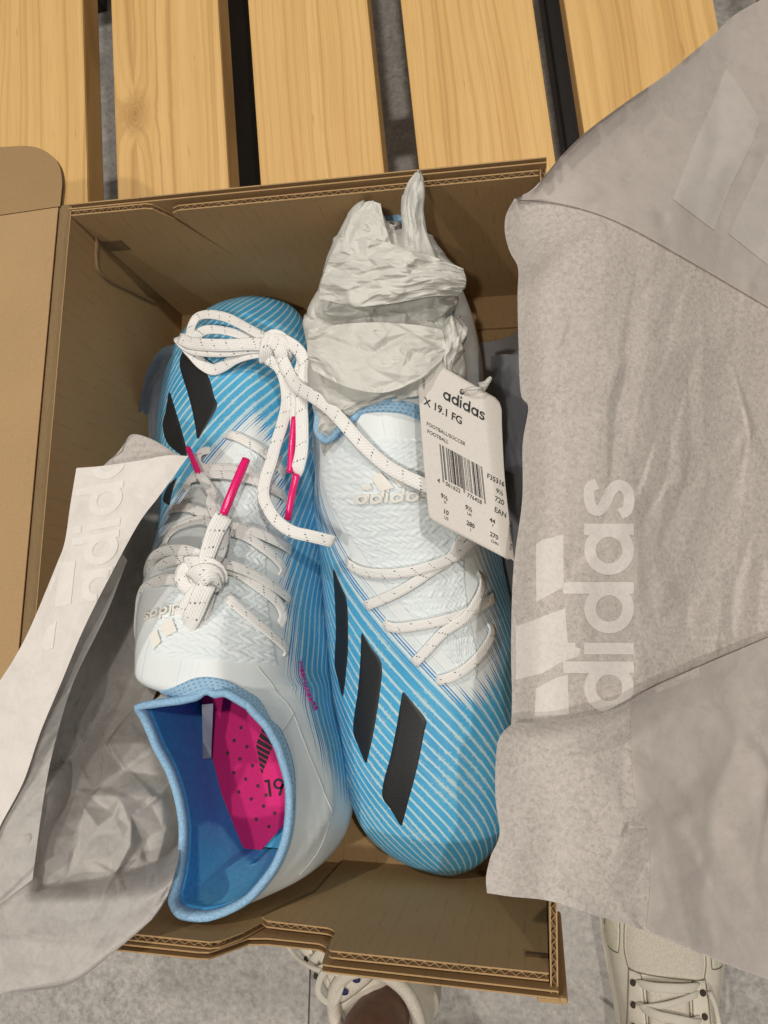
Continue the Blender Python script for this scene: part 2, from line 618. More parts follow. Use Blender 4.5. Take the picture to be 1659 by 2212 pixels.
lid = board('lid', [(-L2 + .001, .004), (L2 - .001, .004), (L2 - .001, .232), (-L2 + .001, .232)], lidf, KRN)
bm = bmesh.new()
n = 10
prev = None
for k in range(n + 1):     # rounded hinge crease
    a = math.pi * (k / n) * .5
    row = []
    for yy in (-L2 + .001, L2 - .001):
        row.append(bm.verts.new(Vector((-W2 + .003 - .0072 * (1 - math.cos(a)) , yy, H - .0035 + .0040 * math.sin(math.pi * k / n) + .0015 * k / n))))
    if prev: bm.faces.new([prev[0], row[0], row[1], prev[1]])
    prev = row
bmesh.ops.solidify(bm, geom=bm.faces[:], thickness=.0008)
bm_obj('hinge_crease', bm, cardboard('kraft_crease', (.47, .33, .18), 'N'), lid, True)
fa = R(14)
prof = catmull([(0.003, 0), (.0040, .006), (.0065, .018), (.012, .030), (.021, .0395), (.034, .0465), (.055, .0500)], 24)
poly = [(float(b), float(a)) for b, a in prof] + [(.230, .0500), (.230, 0)]
def flapf(b, a, d):
    q = lidf(L2 - .0005 + a * math.cos(fa), b, d)
    q.z += -a * math.sin(fa)
    return q
board('lid_flap', poly, flapf, cardboard('kraft_flap_shaded', (0.36, 0.24, 0.125), 'N'), lid)  # darker board colour stands in for the shading of the tilted flap
# ------------------------------------------------------------------ football boots
def upper_mat(name):
    """blue film with thin pale flow lines; 'flow' counts the lines, 'pale' 0..1 fades to white"""
    t = NT(name)
    co = t.coord()
    flow = t.attr('flow'); pale = t.attr('pale')
    wob = t.noise(co, 120, 2)
    f = t.math('ADD', flow, t.math('MULTIPLY', t.math('SUBTRACT', wob, .5), .10))
    tri = t.math('PINGPONG', f, 0.5)                       # 0 at line centre .. .5 between
    duty = t.math('ADD', t.math('ADD', .13, t.math('MULTIPLY', t.noise(co, 45, 2), .10)), t.math('MULTIPLY', pale, .10))
    line = t.math('SMOOTH_MIN', t.math('MULTIPLY', t.math('SUBTRACT', duty, tri), 7.5), 1.0, .1, clamp=True)
    # fine white fringe where the blue frays out
    fine = t.math('PINGPONG', t.math('MULTIPLY', flow, 3.6), .5)
    lenn = t.new('ShaderNodeTexNoise'); lenn.noise_dimensions = '1D'
    t.link(t.math('FLOOR', t.math('MULTIPLY', flow, 7.2)), lenn.inputs['W']); lenn.inputs['Scale'].default_value = 3.7
    p2 = t.math('ADD', pale, t.math('MULTIPLY', t.math('SUBTRACT', lenn.outputs['Fac'], .5), .8))
    fd = t.math('MULTIPLY', p2, 1.0, clamp=True)
    fringe = t.math('MULTIPLY', t.math('SUBTRACT', t.math('MULTIPLY', fd, .62), fine), 9, clamp=True)
    full = t.math('MULTIPLY', t.math('SUBTRACT', p2, .82), 8, clamp=True)
    # worn specks beside the lines
    sp = t.noise(t.mapping(co, (1, 1, 1)), 700, 2, .6)
    sm_ = t.noise(co, 60, 2)
    speck = t.math('MULTIPLY', t.math('MULTIPLY', t.math('SUBTRACT', t.math('ADD', sp, t.math('MULTIPLY', sm_, .7)), .88), 7, clamp=True),
                   t.math('MULTIPLY', t.math('SUBTRACT', .36, tri), 6, clamp=True))
    cl = t.noise(co, 35, 3)
    blue = t.ramp(cl, [(.3, (.042, .31, .58)), (.7, (.075, .41, .68))])
    grn = t.noise(co, 1800, 2)
    blue = t.mix(.25, blue, t.ramp(grn, [(.35, (.025, .24, .50)), (.65, (.14, .52, .80))]))
    edge = t.math('MULTIPLY', t.math('SUBTRACT', pale, .12), 2.2, clamp=True)
    blue = t.mix(t.math('MULTIPLY', edge, .75), blue, (.03, .13, .45))
    white = t.ramp(t.noise(co, 26, 2), [(.3, (.70, .755, .775)), (.7, (.79, .825, .835))])
    pal = t.mix(pale, (.50, .68, .72), (.76, .79, .78))
    c = t.mix(line, blue, pal)
    c = t.mix(t.math('MULTIPLY', speck, .7), c, (.50, .62, .62))
    c = t.mix(fringe, c, (.72, .78, .79))
    c = t.mix(full, c, white)
    t.set('Base Color', c)
    t.set('Roughness', .42)
    t.b.inputs['Specular IOR Level'].default_value = .4
    hh = t.math('ADD', t.math('MULTIPLY', grn, .25), t.math('MULTIPLY', t.math('ADD', line, t.math('MULTIPLY', fringe, .8)), t.math('SUBTRACT', 1.0, t.math('MULTIPLY', t.math('SUBTRACT', pale, .7), 3.3, clamp=True))))
    t.bump(hh, .25, .0005)
    return t.m


def knit_mat():
    t = NT('white_knit')
    co = t.coord()
    n = t.noise(co, 1400, 2)
    h = t.attr('stitch')
    c = t.ramp(h, [(.0, (.50, .57, .60)), (.35, (.69, .76, .79)), (1.0, (.77, .825, .845))])
    t.set('Base Color', c); t.set('Roughness', .75)
    t.b.inputs['Specular IOR Level'].default_value = .2
    t.bump(n, .25, .0003)
    return t.m


def mesh_band_mat():
    """light blue knit edge with rows of darker holes"""
    t = NT('blue_mesh_collar')
    uv = t.coord('UV')
    sx = t.new('ShaderNodeSeparateXYZ'); t.link(uv, sx.inputs[0])
    u, v = sx.outputs[0], sx.outputs[1]
    row = t.math('FLOOR', v)
    ru = t.math('ADD', u, t.math('MULTIPLY', t.math('MODULO', row, 2.0), .5))
    du = t.math('SUBTRACT', t.math('FRACT', ru), .5)
    dv = t.math('SUBTRACT', t.math('FRACT', v), .5)
    d = t.math('SQRT', t.math('ADD', t.math('MULTIPLY', du, du), t.math('MULTIPLY', t.math('MULTIPLY', dv, dv), 1.6)))
    hole = t.math('MULTIPLY', t.math('SUBTRACT', .30, d), 7, clamp=True)
    n = t.noise(t.coord(), 1500, 2)
    base = t.ramp(n, [(.3, (.24, .42, .60)), (.7, (.34, .52, .68))])
    t.set('Base Color', t.mix(t.math('MULTIPLY', hole, .75), base, (.08, .22, .42)))
    t.set('Roughness', .7)
    t.bump(t.math('SUBTRACT', 1.0, hole), .4, .0005)
    return t.m


KNIT = knit_mat()
BAND = mesh_band_mat()
EDGE = plain('collar_edge', (.27, .46, .66), .7, .2, .18, 900)
LINING = NT('blue_lining')
_n = LINING.noise(LINING.coord(), 420, 3)
LINING.set('Base Color', LINING.mix(LINING.attr('fleece'), LINING.ramp(_n, [(.3, (.042, .28, .62)), (.7, (.060, .36, .74))]), LINING.ramp(_n, [(.3, (.12, .54, .86)), (.7, (.17, .64, .93))])))  # fleece pads: lighter fabric, with the brightness inside the heel painted in
LINING.set('Roughness', .85); LINING.bump(_n, .3, .0005); LINING = LINING.m
zH = lambda x, y: (246.9 + .3307 * x, 1426.4 + .3307 * y)
LIT_FLEECE_AREA = [zH(540, 1100), zH(560, 1068), zH(610, 1058), zH(690, 1085), zH(800, 1230), zH(900, 1335), zH(1000, 1200), zH(1120, 1060), zH(1150, 1300), zH(1000, 1470), zH(870, 1545), zH(760, 1590), zH(600, 1606), zH(550, 1570), zH(545, 1350)]
STRIPE = NT('black_stripe'); STRIPE.set('Base Color', (.014, .015, .017, 1)); STRIPE.set('Roughness', .5)
STRIPE.bump(STRIPE.noise(STRIPE.coord(), 1500, 2), .35, .0004)
STRIPE = STRIPE.m
SOLE = plain('pale_sole', (.50, .58, .60), .3, .5)
LOGO = plain('white_print', (.80, .78, .73), .5, .4)

NSIDE = 22


def build_upper(name, rows, full=None):
    """rows: dict(y, xl, xr, zw, L, R) in metres, L/R the top points (equal where the upper is closed)"""
    P = []
    for r in rows:
        P.append([r[0], r[1], r[2], r[3], *r[4], *r[5]])
    P = np.array(P)
    n = 132
    # stations closer together where rows are
    D = catmull(P, n)
    mid = catmull((P[:, 4:7] + P[:, 7:10]) / 2, n)
    t = np.linspace(0, len(P) - 1, n)
    dif = np.stack([np.interp(t, np.arange(len(P)), (P[:, 7 + q] - P[:, 4 + q]) / 2) for q in range(3)], 1)
    D[:, 4:7] = mid - dif; D[:, 7:10] = mid + dif
    cols = 2 * (NSIDE + 1)
    V = []
    zb = .0125
    for k in range(n):
        y, xl, xr, zw = D[k][:4]
        Lp, Rp = Vector(D[k][4:7]), Vector(D[k][7:10])
        sep = (Lp - Rp).length
        wdt = xr - xl
        ins = min(.009, max(0, wdt) * .16)
        yb = y
        def side(x0, sgn, top, other):
            b = Vector((x0 + sgn * ins, yb, zb))
            s0 = Vector((x0 + sgn * ins * .12, yb, zb + (zw - zb) * .38))
            s1 = Vector((x0, yb, zw))
            hgt = top.z - zw
            op = min(1, sep / .03)
            f1 = .30 - .16 * op; f2 = .68 - .04 * op
            z1 = .62; z2 = .91
            if op > 0: z1 = .62 - .22 * op; z2 = .91 - .18 * op
            if full and sgn > 0:
                g = full(y) * (1 - op)
                f1 += (.17 - f1) * g; f2 += (.42 - f2) * g; z1 += (.76 - z1) * g; z2 += (.975 - z2) * g
            h1 = Vector((x0 + (top.x - x0) * f1, yb + (top.y - yb) * (.25 + .25 * op), zw + hgt * z1))
            h2 = Vector((x0 + (top.x - x0) * f2, yb + (top.y - yb) * (.65 + .1 * op), zw + hgt * z2))
            ph = other if sep < .004 else top + (top - h2)
            return [b, s0, s1, h1, h2, top], ph
        mid = (Lp + Rp) / 2
        cl, phl = side(xl, 1, Lp, None or Rp)
        cr, phr = side(xr, -1, Rp, Lp)
        if sep < .004:
            phl = cr[4]; phr = cl[4]
        def samp(ctrl, ph):
            pts = ctrl + [ph]
            m = len(ctrl) - 1
            out = []
            A = np.array([list(q) for q in pts])
            for j in range(NSIDE + 1):
                t = j / NSIDE * m; i = min(int(t), m - 1); u = t - i
                p1, p2 = A[i], A[i + 1]
                p0 = A[i - 1] if i > 0 else 2 * A[0] - A[1]
                p3 = A[i + 2]
                out.append(.5 * (2 * p1 + (p2 - p0) * u + (2 * p0 - 5 * p1 + 4 * p2 - p3) * u * u + (3 * p1 - p0 - 3 * p2 + p3) * u ** 3))
            return out
        V += samp(cl, phl)
        V += samp(cr, phr)[::-1]
    V = np.array(V).reshape(n, cols, 3)
    return V, D


def grid_faces(n, m, skip=None, base=0, closed=False):
    F = []
    for i in range(n - 1):
        for j in range(m - 1):
            if skip and skip(i, j): continue
            F.append((base + i * m + j, base + i * m + j + 1, base + (i + 1) * m + j + 1, base + (i + 1) * m + j))
    return F


def pdist_poly(p, poly):
    """signed distance (picture points) to a polygon, negative inside"""
    x, y = p
    ins = False; best = 1e9
    n = len(poly)
    for i in range(n):
        x0, y0 = poly[i]; x1, y1 = poly[(i + 1) % n]
        if (y0 > y) != (y1 > y) and x < (x1 - x0) * (y - y0) / (y1 - y0) + x0: ins = not ins
        dx, dy = x1 - x0, y1 - y0
        t = max(0, min(1, ((x - x0) * dx + (y - y0) * dy) / (dx * dx + dy * dy + 1e-9)))
        best = min(best, math.hypot(x - x0 - t * dx, y - y0 - t * dy))
    return -best if ins else best


def make_boot(name, label, rows, white_poly, fade, flow_fn, folds=None, full=None):
    root = empty(name, (rows[0][4][0] * .5, 0, .003))
    tag(root, label, 'football boot', 'football boots in the shoebox')
    V, D = build_upper(name, rows, full)
    n, cols, _ = V.shape
    if folds: V = folds(V, D)
    flow = np.zeros((n, cols)); pale = np.zeros((n, cols))
    # arc-length coordinates on the surface
    for k in range(n):
        seg = np.r_[0, np.cumsum(np.linalg.norm(np.diff(V[k], axis=0), axis=1))]
        for j in range(cols):
            v = seg[j] / max(1e-6, seg[-1])
            flow[k, j] = flow_fn(D[k][0], v, V[k, j])
            d = pdist_poly(proj(V[k, j]), white_poly)
            pale[k, j] = 1 - sm(-fade * .5, fade * .7, d)
    open_ = [np.linalg.norm(D[k][4:7] - D[k][7:10]) for k in range(n)]
    mid = NSIDE
    def skip(i, j):
        return j == mid          # seam column: stitched below
    F = grid_faces(n, cols, skip)
    for i in range(n - 1):       # close the top where both halves meet
        if open_[i] < .0035 and open_[i + 1] < .0035:
            a = i * cols + mid
            F.append((a, a + 1, a + cols + 1, a + cols))
    up = mesh_obj('upper', V.reshape(-1, 3), F, upper_mat(name + '_upper'), root, attrs={'flow': flow.ravel(), 'pale': pale.ravel()})
    bm = bmesh.new(); bm.from_mesh(up.data)
    bmesh.ops.remove_doubles(bm, verts=bm.verts, dist=.00008)
    bm.to_mesh(up.data); bm.free()
    up.data.polygons.foreach_set('use_smooth', [True] * len(up.data.polygons))
    # sole plate and studs
    base = [Vector(V[k, 0]) for k in range(n)] + [Vector(V[k, -1]) for k in range(n - 1, -1, -1)]
    bm = bmesh.new()
    a = [bm.verts.new((p.x, p.y, .0135)) for p in base[::3]]
    b = [bm.verts.new((p.x, p.y, .0095)) for p in base[::3]]
    m = len(a)
    bm.faces.new(a); bm.faces.new(b[::-1])
    for i in range(m): bm.faces.new((a[i], b[i], b[(i + 1) % m], a[(i + 1) % m]))
    sole = bm_obj('sole', bm, SOLE, root)
    for k, fx in ((14, .3), (14, .7), (34, .2), (34, .8), (52, .25), (52, .75), (104, .25), (104, .75), (120, .3), (120, .7)):
        kk = k if rows[0][0] > rows[-1][0] and rows[0][0] > 0 and 'toe' in name else k
        x = D[kk][1] + (D[kk][2] - D[kk][1]) * fx
        bm = bmesh.new()
        bmesh.ops.create_cone(bm, cap_ends=True, segments=12, radius1=.0042, radius2=.0062, depth=.0064)
        bmesh.ops.translate(bm, verts=bm.verts, vec=(x, D[kk][0], .0063))
        bm_obj('stud', bm, SOLE, sole)
    # collar band: outside strip, over the rim, down inside; and lining
    ks = [k for k in range(n) if open_[k] >= .0035]
    k0, k1 = max(0, ks[0] - 1), min(n - 1, ks[-1] + 1)
    return dict(root=root, upper=up, V=V, D=D, k0=k0, k1=k1, n=n, cols=cols)


def rim_frames(B, side):
    """rim points from the front of the opening to the heel with outward/down vectors"""
    V = B['V']; mid = NSIDE
    out = []
    ks = range(B['k0'], B['k1'] + 1)
    for k in ks:
        j0, j1 = (mid, mid - 1) if side == 0 else (mid + 1, mid + 2)
        out.append((k, Vector(V[k, j0])))
    return out


def collar_and_lining(B, width=.0075, depth=.052, hole=.0034):
    V, root = B['V'], B['root']
    mid = NSIDE
    ks = list(range(B['k0'], B['k1'] + 1))
    loop = [(k, 0) for k in ks] + [(k, 1) for k in ks[::-1]]
    # outward normals from grid
    def colpts(k, s):
        return [Vector(V[k, j]) for j in range(mid + 1)][::-1] if s == 0 else [Vector(V[k, j]) for j in range(mid + 1, 2 * mid + 2)]
    cen = sum((Vector(V[k, mid]) + Vector(V[k, mid + 1]) for k in ks), Vector()) / (2 * len(ks))
    rim = [colpts(k, s)[0] for k, s in loop]
    # drop coincident neighbours
    keep = [i for i in range(len(rim)) if (rim[i] - rim[i - 1]).length > .0004]
    loop = [loop[i] for i in keep]; rim = [rim[i] for i in keep]
    m = len(rim)
    cum = [0]
    for i in range(m): cum.append(cum[-1] + (rim[(i + 1) % m] - rim[i]).length)
    nh = max(10, round(cum[-1] / hole)); sc = nh / cum[-1]
    rows_out, uvs = [], []
    dist = [.0 + width * q for q in (1, .75, .5, .25, .08)]
    NR = 11
    ring = []
    bpy.context.view_layer.update()
    bv = bvh_of(B['upper'])
    tg_, nm_ = [], []
    for i, (k, s) in enumerate(loop):
        t = Vector((0, 0, 0))
        for q in (1, 2, 3): t += (rim[(i + q) % m] - rim[i - q])
        tg_.append(t.normalized())
        cp = colpts(k, s)
        nn = Vector((0, 0, 0))
        for q in (cp[1], cp[2], cp[0].lerp(cp[1], .5)):
            h = bv.find_nearest(q); v = h[1]
            o = q - cen; o.z = max(o.z, .02)
            nn += v if v.dot(o) > 0 else -v
        nm_.append(nn.normalized())
    for i, (k, s) in enumerate(loop):
        nrm = Vector((0, 0, 0)); tang = Vector((0, 0, 0))
        for q in range(-3, 4): nrm += nm_[(i + q) % m]; tang += tg_[(i + q) % m]
        nrm.normalize(); tang.normalize()
        cp = colpts(k, s)
        dn = Vector((0, 0, -1)); dn = (dn - nrm * dn.dot(nrm)); dn = (dn - tang * dn.dot(tang)).normalized()
        if dn.z > 0: dn = -dn
        pts = []
        for q, x in enumerate(dist):
            h = bv.find_nearest(rim[i] + dn * x)
            v = h[1] if h[1].dot(nrm) > 0 else -h[1]
            pts.append(h[0] + v * (.0007 if q else .0001))
        r0 = rim[i]
        pts += [r0 - dn * .0011 + nrm * .0004, r0 - dn * .0016 - nrm * .0012, r0 - dn * .0010 - nrm * .0026,
                r0 + dn * .0015 - nrm * .0033, r0 + dn * .0045 - nrm * .0032, r0 + dn * .0075 - nrm * .0029]
        ring.append((pts, dn, nrm))
    verts = []; uv = []
    for i in range(m + 1):
        pts = ring[i % m][0]
        for q, p in enumerate(pts):
            verts.append(p); uv.append((cum[i] * sc, q * .62 * width / .0075))
    cb = mesh_obj('collar', verts, grid_faces(m + 1, NR), EDGE, root, uvs=uv)
    # lining wall going down to the insole, following the outer wall about 4 mm inside
    verts = []; fl_ = []
    ND = 30
    for i in range(m + 1):
        k, s = loop[i % m]
        cp = colpts(k, s)
        pts, dn, nrm = ring[i % m]
        start = rim[i % m] + dn * .004 - nrm * .0031
        y = B['D'][k][0]; xl, xr = B['D'][k][1], B['D'][k][2]
        cx = (xl + xr) / 2
        hw = max(.002, (xr - xl) / 2 - .0055)
        yy = max(min(y, YMAXI(B)), YMINI(B))
        fx = (-1 if s == 0 else 1)
        g_ = sm(-.120, -.157, y) if B is bootA else 0.0
        yy += .004 * g_
        bot = Vector((cx + fx * hw * (1 - .22 * g_), yy, .034))
        mid_ = Vector((cx + fx * hw * (1 - .14 * g_), yy * .85 + start.y * .15, .050 + .008 * g_))
        cur = catmull([start, start.lerp(mid_, .5) + Vector((0, 0, 0)), mid_, bot], ND)
        verts += [Vector(c) for c in cur]
        fl_ += [1 - sm(-3, 3, pdist_poly(proj(c), LIT_FLEECE_AREA)) for c in cur]
    ln = mesh_obj('lining', verts, grid_faces(m + 1, ND), LINING, root, attrs={'fleece': fl_})
    md = ln.modifiers.new('thick', 'SOLIDIFY'); md.thickness = .0006
    return cb, ln


def YMAXI(B): return max(d[0] for d in B['D']) - .006
def YMINI(B): return min(d[0] for d in B['D']) + .006


def patch(name, left, right, bvh, mat, parent, n=30, m=16, off=.0004, disp=None, attr=None, edge=True, maxe=.012):
    """a piece lying on the boot: left and right outlines (picture points, top to bottom) laid on the surface"""
    Lp = smooth_path(left, n) if len(left) > 2 else resample(left, n)
    Rp = smooth_path(right, n) if len(right) > 2 else resample(right, n)
    verts = []; at_ = []
    last = None
    grid = []
    for i in range(n):
        for j in range(m):
            u = j / (m - 1)
            q = Lp[i] * (1 - u) + Rp[i] * u
            h = hit(q[0], q[1], bvh)
            if h is None:
                grid.append(None); continue
            p, nn = h
            e = min(i, n - 1 - i, j, m - 1 - j)
            o = off if not edge or e > 0 else -.0003
            if disp:
                dd = disp(i / (n - 1), u, q)
                fall = min(1, e / 3)
                o += dd * fall; at_.append(min(1, max(0, dd / .0011)) * fall + (1 - fall))
            else: at_.append(0)
            grid.append(p + nn * o)
    idx = {}; verts = []; keep = []
    for k, g in enumerate(grid):
        if g is not None:
            idx[k] = len(verts); verts.append(g)
    F = []
    for i in range(n - 1):
        for j in range(m - 1):
            c = (i * m + j, i * m + j + 1, (i + 1) * m + j + 1, (i + 1) * m + j)
            if all(x in idx for x in c):
                ps = [verts[idx[x]] for x in c]
                if max((ps[a] - ps[(a + 1) % 4]).length for a in range(4)) < maxe:
                    F.append(tuple(idx[x] for x in c))
    return mesh_obj(name, verts, F, mat, parent, attrs={'stitch': at_} if disp else None)


def stitch(rows, cols, slant=.5, amp=.0011):
    def f(a, b, q):
        wx = noise.noise(Vector((a * 9, b * 5, rows))); wy = noise.noise(Vector((a * 9, b * 5, rows + 9)))
        a = a + wx * .012; b = b + wy * .03
        r = a * rows; ri = math.floor(r); fr = r - ri
        c = b * cols + .5 * (ri % 2) + (slant * (fr - .5) if ri % 2 else -slant * (fr - .5))
        ci = math.floor(c); fc = c - ci
        v = (1 - .75 * abs(2 * fr - 1) ** 5) * (1 - abs(2 * fc - 1) ** 4)
        k = .75 + .5 * noise.noise(Vector((ri * 1.7, ci * 2.3, 4.1)))
        return amp * v ** .6 * k
    return f


zA = lambda x, y: (274.3 + .2976 * x, 603.5 + .2976 * y)      # helper scales for the traced outlines
zK = lambda x, y: (274.3 + .2976 * x, 1042.4 + .2976 * y)
zB = lambda x, y: (658 + .3307 * x, 1207 + .3307 * y)
zT = lambda x, y: (630.9 + .3307 * x, 713.2 + .3307 * y)
zH = lambda x, y: (246.9 + .3307 * x, 1426.4 + .3307 * y)
mm = lambda *a: tuple(x / 1000 for x in a)


def row(y, xl, xr, zw, top, top2=None):
    """widths in mm; a top with y is a rim seen at a picture point"""
    f = lambda t: at(t[0], t[1], t[2]) if abs(t[0]) > 120 else Vector(t)
    a = f(top) if len(top) == 3 else Vector((top[0] / 1000, y / 1000, top[1] / 1000))
    b = a if top2 is None else f(top2)
    return (y / 1000, xl / 1000, xr / 1000, zw / 1000, tuple(a), tuple(b))


# ---- boot standing with its open collar to the front
rowsA = [
    row(160, -58, -50, 29, (-54, 33)), row(157.5, -73, -38, 30, (-55, 40)), row(152, -85, -29, 32, (-56, 47)),
    row(143, -95, -23, 34, (-56, 53)), row(128, -103, -18, 36, (-52, 60)), row(106, -108, -13, 36, (-46, 66)),
    row(78, -110, -10, 36, (-40, 73)), row(45, -107, -7, 36, (-35, 83)), row(18, -102, -6, 36, (-34, 93)),
    row(-18, -95, -5, 36, (-36, 105)), row(-42, -89, -2, 37, (-37, 113)),
    row(-57, -86, -1, 37, (445, 1486, .117)),
    row(-65, -83, 1, 38, (385, 1509, .117), (490, 1493, .116)),
    row(-74, -80, 3, 38, (294, 1524, .113), (541, 1523, .112)),
    row(-85, -76, 6, 39, (309, 1560, .108), (580, 1568, .107)),
    row(-98, -71, 10, 40, (333, 1618, .104), (606, 1617, .103)),
    row(-115, -65, 13, 41, (367, 1685, .099), (628, 1700, .098)),
    row(-131, -60, 14, 43, (388, 1775, .099), (624, 1795, .099)),
    row(-144, -57, 10, 45, (384, 1865, .102), (598, 1872, .102)),
    row(-153, -53, 3, 47, (366, 1945, .108), (545, 1940, .107)),
    row(-158.5, -46, -9, 49, (388, 1981, .112), (492, 1973, .111)),
    row(-161, -30, -27, 50, (440, 1990, .113)),
]
whiteA = [(548, 905), (500, 945), (452, 1000), (408, 1055), (372, 1110), (345, 1180), (280, 1300), (250, 1500), (300, 2050), (700, 2050), (790, 1760),
          (738, 1715), (705, 1650), (672, 1570), (640, 1480), (622, 1410), (616, 1300), (612, 1180), (604, 1070), (592, 980)]


def flow_lines(v, yy):
    """number of the flow line at v (0 outer sole edge .. 1 inner sole edge), yy metres towards the toe"""
    h = 25 * v + 40 * ((2 * v - 1) ** 3 + 1) / 6
    q = max(0.0, yy + .05)
    g = 30 * yy + 135 * (q * q / .30 if q < .15 else q - .075)
    return h - g


def flowA(y, v, p):
    return flow_lines(v, y)


def foldsA(V, D):
    V = V.copy()
    # slanting creases on the heel side nearest the wall
    crs = [[(716, 1660), (705, 1760), (650, 1850), (560, 1935)], [(690, 1690), (676, 1770), (625, 1850), (545, 1925)],
           [(668, 1720), (655, 1790), (610, 1860), (560, 1905)]]
    L = [resample(c, 40) for c in crs]
    n, cols, _ = V.shape
    for k in range(n):
        if D[k][0] > -.08: continue
        for j in range(NSIDE + 2, cols - 3):
            x, y = proj(V[k, j])
            o = 0
            for c, a in zip(L, (1, 1, .7)):
                d = np.hypot(c[:, 0] - x, c[:, 1] - y)
                i = int(d.argmin())
                o += a * math.exp(-(d[i] / 7) ** 2) * math.sin(math.pi * (i + 2) / 44)
            V[k, j] += np.array([.9, -.25, .35]) * o * .0036 * sm(NSIDE + 3, NSIDE + 10, j)
    return V


bootA = make_boot('football_boot', 'light blue and white boot lying toe away, its empty collar open at the front', rowsA, whiteA, 46, flowA, foldsA, lambda y: sm(.045, -.035, y))

# ---- boot lying toe to the front
wv = lambda x, y, z: (x / 1000, y / 1000, z / 1000)
rowsB = [
    row(163, 41, 45, 46, (845, 462, .104)),
    row(160, 28, 58, 45, (820, 470, .104), (870, 470, .104)),
    row(152, 15, 70, 43, (790, 500, .103), (903, 500, .103)),
    row(135, 6, 78, 41, wv(21, 131, 99), wv(67, 132, 99)),
    row(115, 0, 82, 39, wv(13, 109, 96), wv(74, 109, 96)),
    row(95, -4, 84, 38, wv(8, 89, 96), wv(78, 90, 97)),
    row(77, -7, 86, 37, (679, 928, .098), wv(80, 75, 101)),
    row(66, -9, 87, 37, (706, 957, .102), wv(77, 70, 106)),
    row(59, -9.5, 88, 37, (744, 922, .108), wv(69, 70, 110)),
    row(54, -10, 88, 37, (782, 878, .112), wv(58, 70, 112.5)),
    row(48, -10.5, 88, 36, (828, 868, .1135)),
    row(30, -11, 89, 36, (46, 105.5)), row(2, -7, 92, 36, (51, 92)),
    row(-34, -2, 99, 36, (62, 78)), row(-70, 3, 101, 36, (66, 67)),
    row(-106, 9, 100, 35, (63, 59)), row(-125, 14, 97, 34, (62, 53.5)),
    row(-138, 20, 92, 33, (61, 48.5)), row(-148, 30, 85, 32, (60, 43)), row(-155, 43, 77, 30, (60, 37)),
    row(-158.5, 57, 68, 29, (62, 31.5)),
]
whiteB = [(672, 900), (668, 960), (682, 1030), (706, 1110), (745, 1200), (795, 1285), (855, 1365), (925, 1435), (985, 1495), (1035, 1500), (1068, 1440),
          (1060, 1350), (1045, 1250), (1035, 1170), (1120, 1100), (1120, 300), (600, 300), (600, 700)]


def flowB(y, v, p):
    return flow_lines(v, -y)


bootB = make_boot('football_boot', 'light blue and white boot with toe to the front, stuffed with crumpled paper and tagged', rowsB, whiteB, 60, flowB)

for b in (bootA, bootB):
    b['band'], b['lining'] = collar_and_lining(b, .0035)
bpy.context.view_layer.update()
bvA = bvh_of(bootA['upper']); bvB = bvh_of(bootB['upper'])

# mesh collar bands seen on the outside of the rims


def band(outer, inner, bv, parent, n=90, m=9):
    A_ = smooth_path(outer, n); B_ = smooth_path(inner, n)
    grid, L, acc, prev = [], [], 0.0, None
    V, UV, idx = [], [], {}
    for i in range(n):
        row_ = []
        for j in range(m):
            q = A_[i] + (B_[i] - A_[i]) * j / (m - 1)
            h = hit(q[0], q[1], bv)
            row_.append(None if h is None else h[0] + h[1] * (.0009 if 0 < j else -.0001))
        c = row_[m // 2]
        if prev is not None and c is not None: acc += min(.01, (c - prev).length)
        if c is not None: prev = c
        for j in range(m):
            if row_[j] is not None:
                idx[i * m + j] = len(V); V.append(row_[j]); UV.append((acc / .0026, j / (m - 1) * 3.4))
    F = []
    for i in range(n - 1):
        for j in range(m - 1):
            c = (i * m + j, i * m + j + 1, (i + 1) * m + j + 1, (i + 1) * m + j)
            if all(x in idx for x in c):
                ps = [V[idx[x]] for x in c]
                if max((ps[a] - ps[a - 1]).length for a in range(4)) < .006: F.append(tuple(idx[x] for x in c))
    # keep the one connected strip
    par = list(range(len(V)))
    def fd(x):
        while par[x] != x: par[x] = par[par[x]]; x = par[x]
        return x
    for f in F:
        for q in f[1:]: par[fd(q)] = fd(f[0])
    cnt = {}
    for f in F: cnt[fd(f[0])] = cnt.get(fd(f[0]), 0) + 1
    best = max(cnt, key=cnt.get)
    F = [f for f in F if fd(f[0]) == best]
    us = sorted({q for f in F for q in f}); mp = {q: i for i, q in enumerate(us)}
    return mesh_obj('collar_band', [V[q] for q in us], [tuple(mp[q] for q in f) for f in F], BAND, parent, uvs=[UV[q] for q in us])


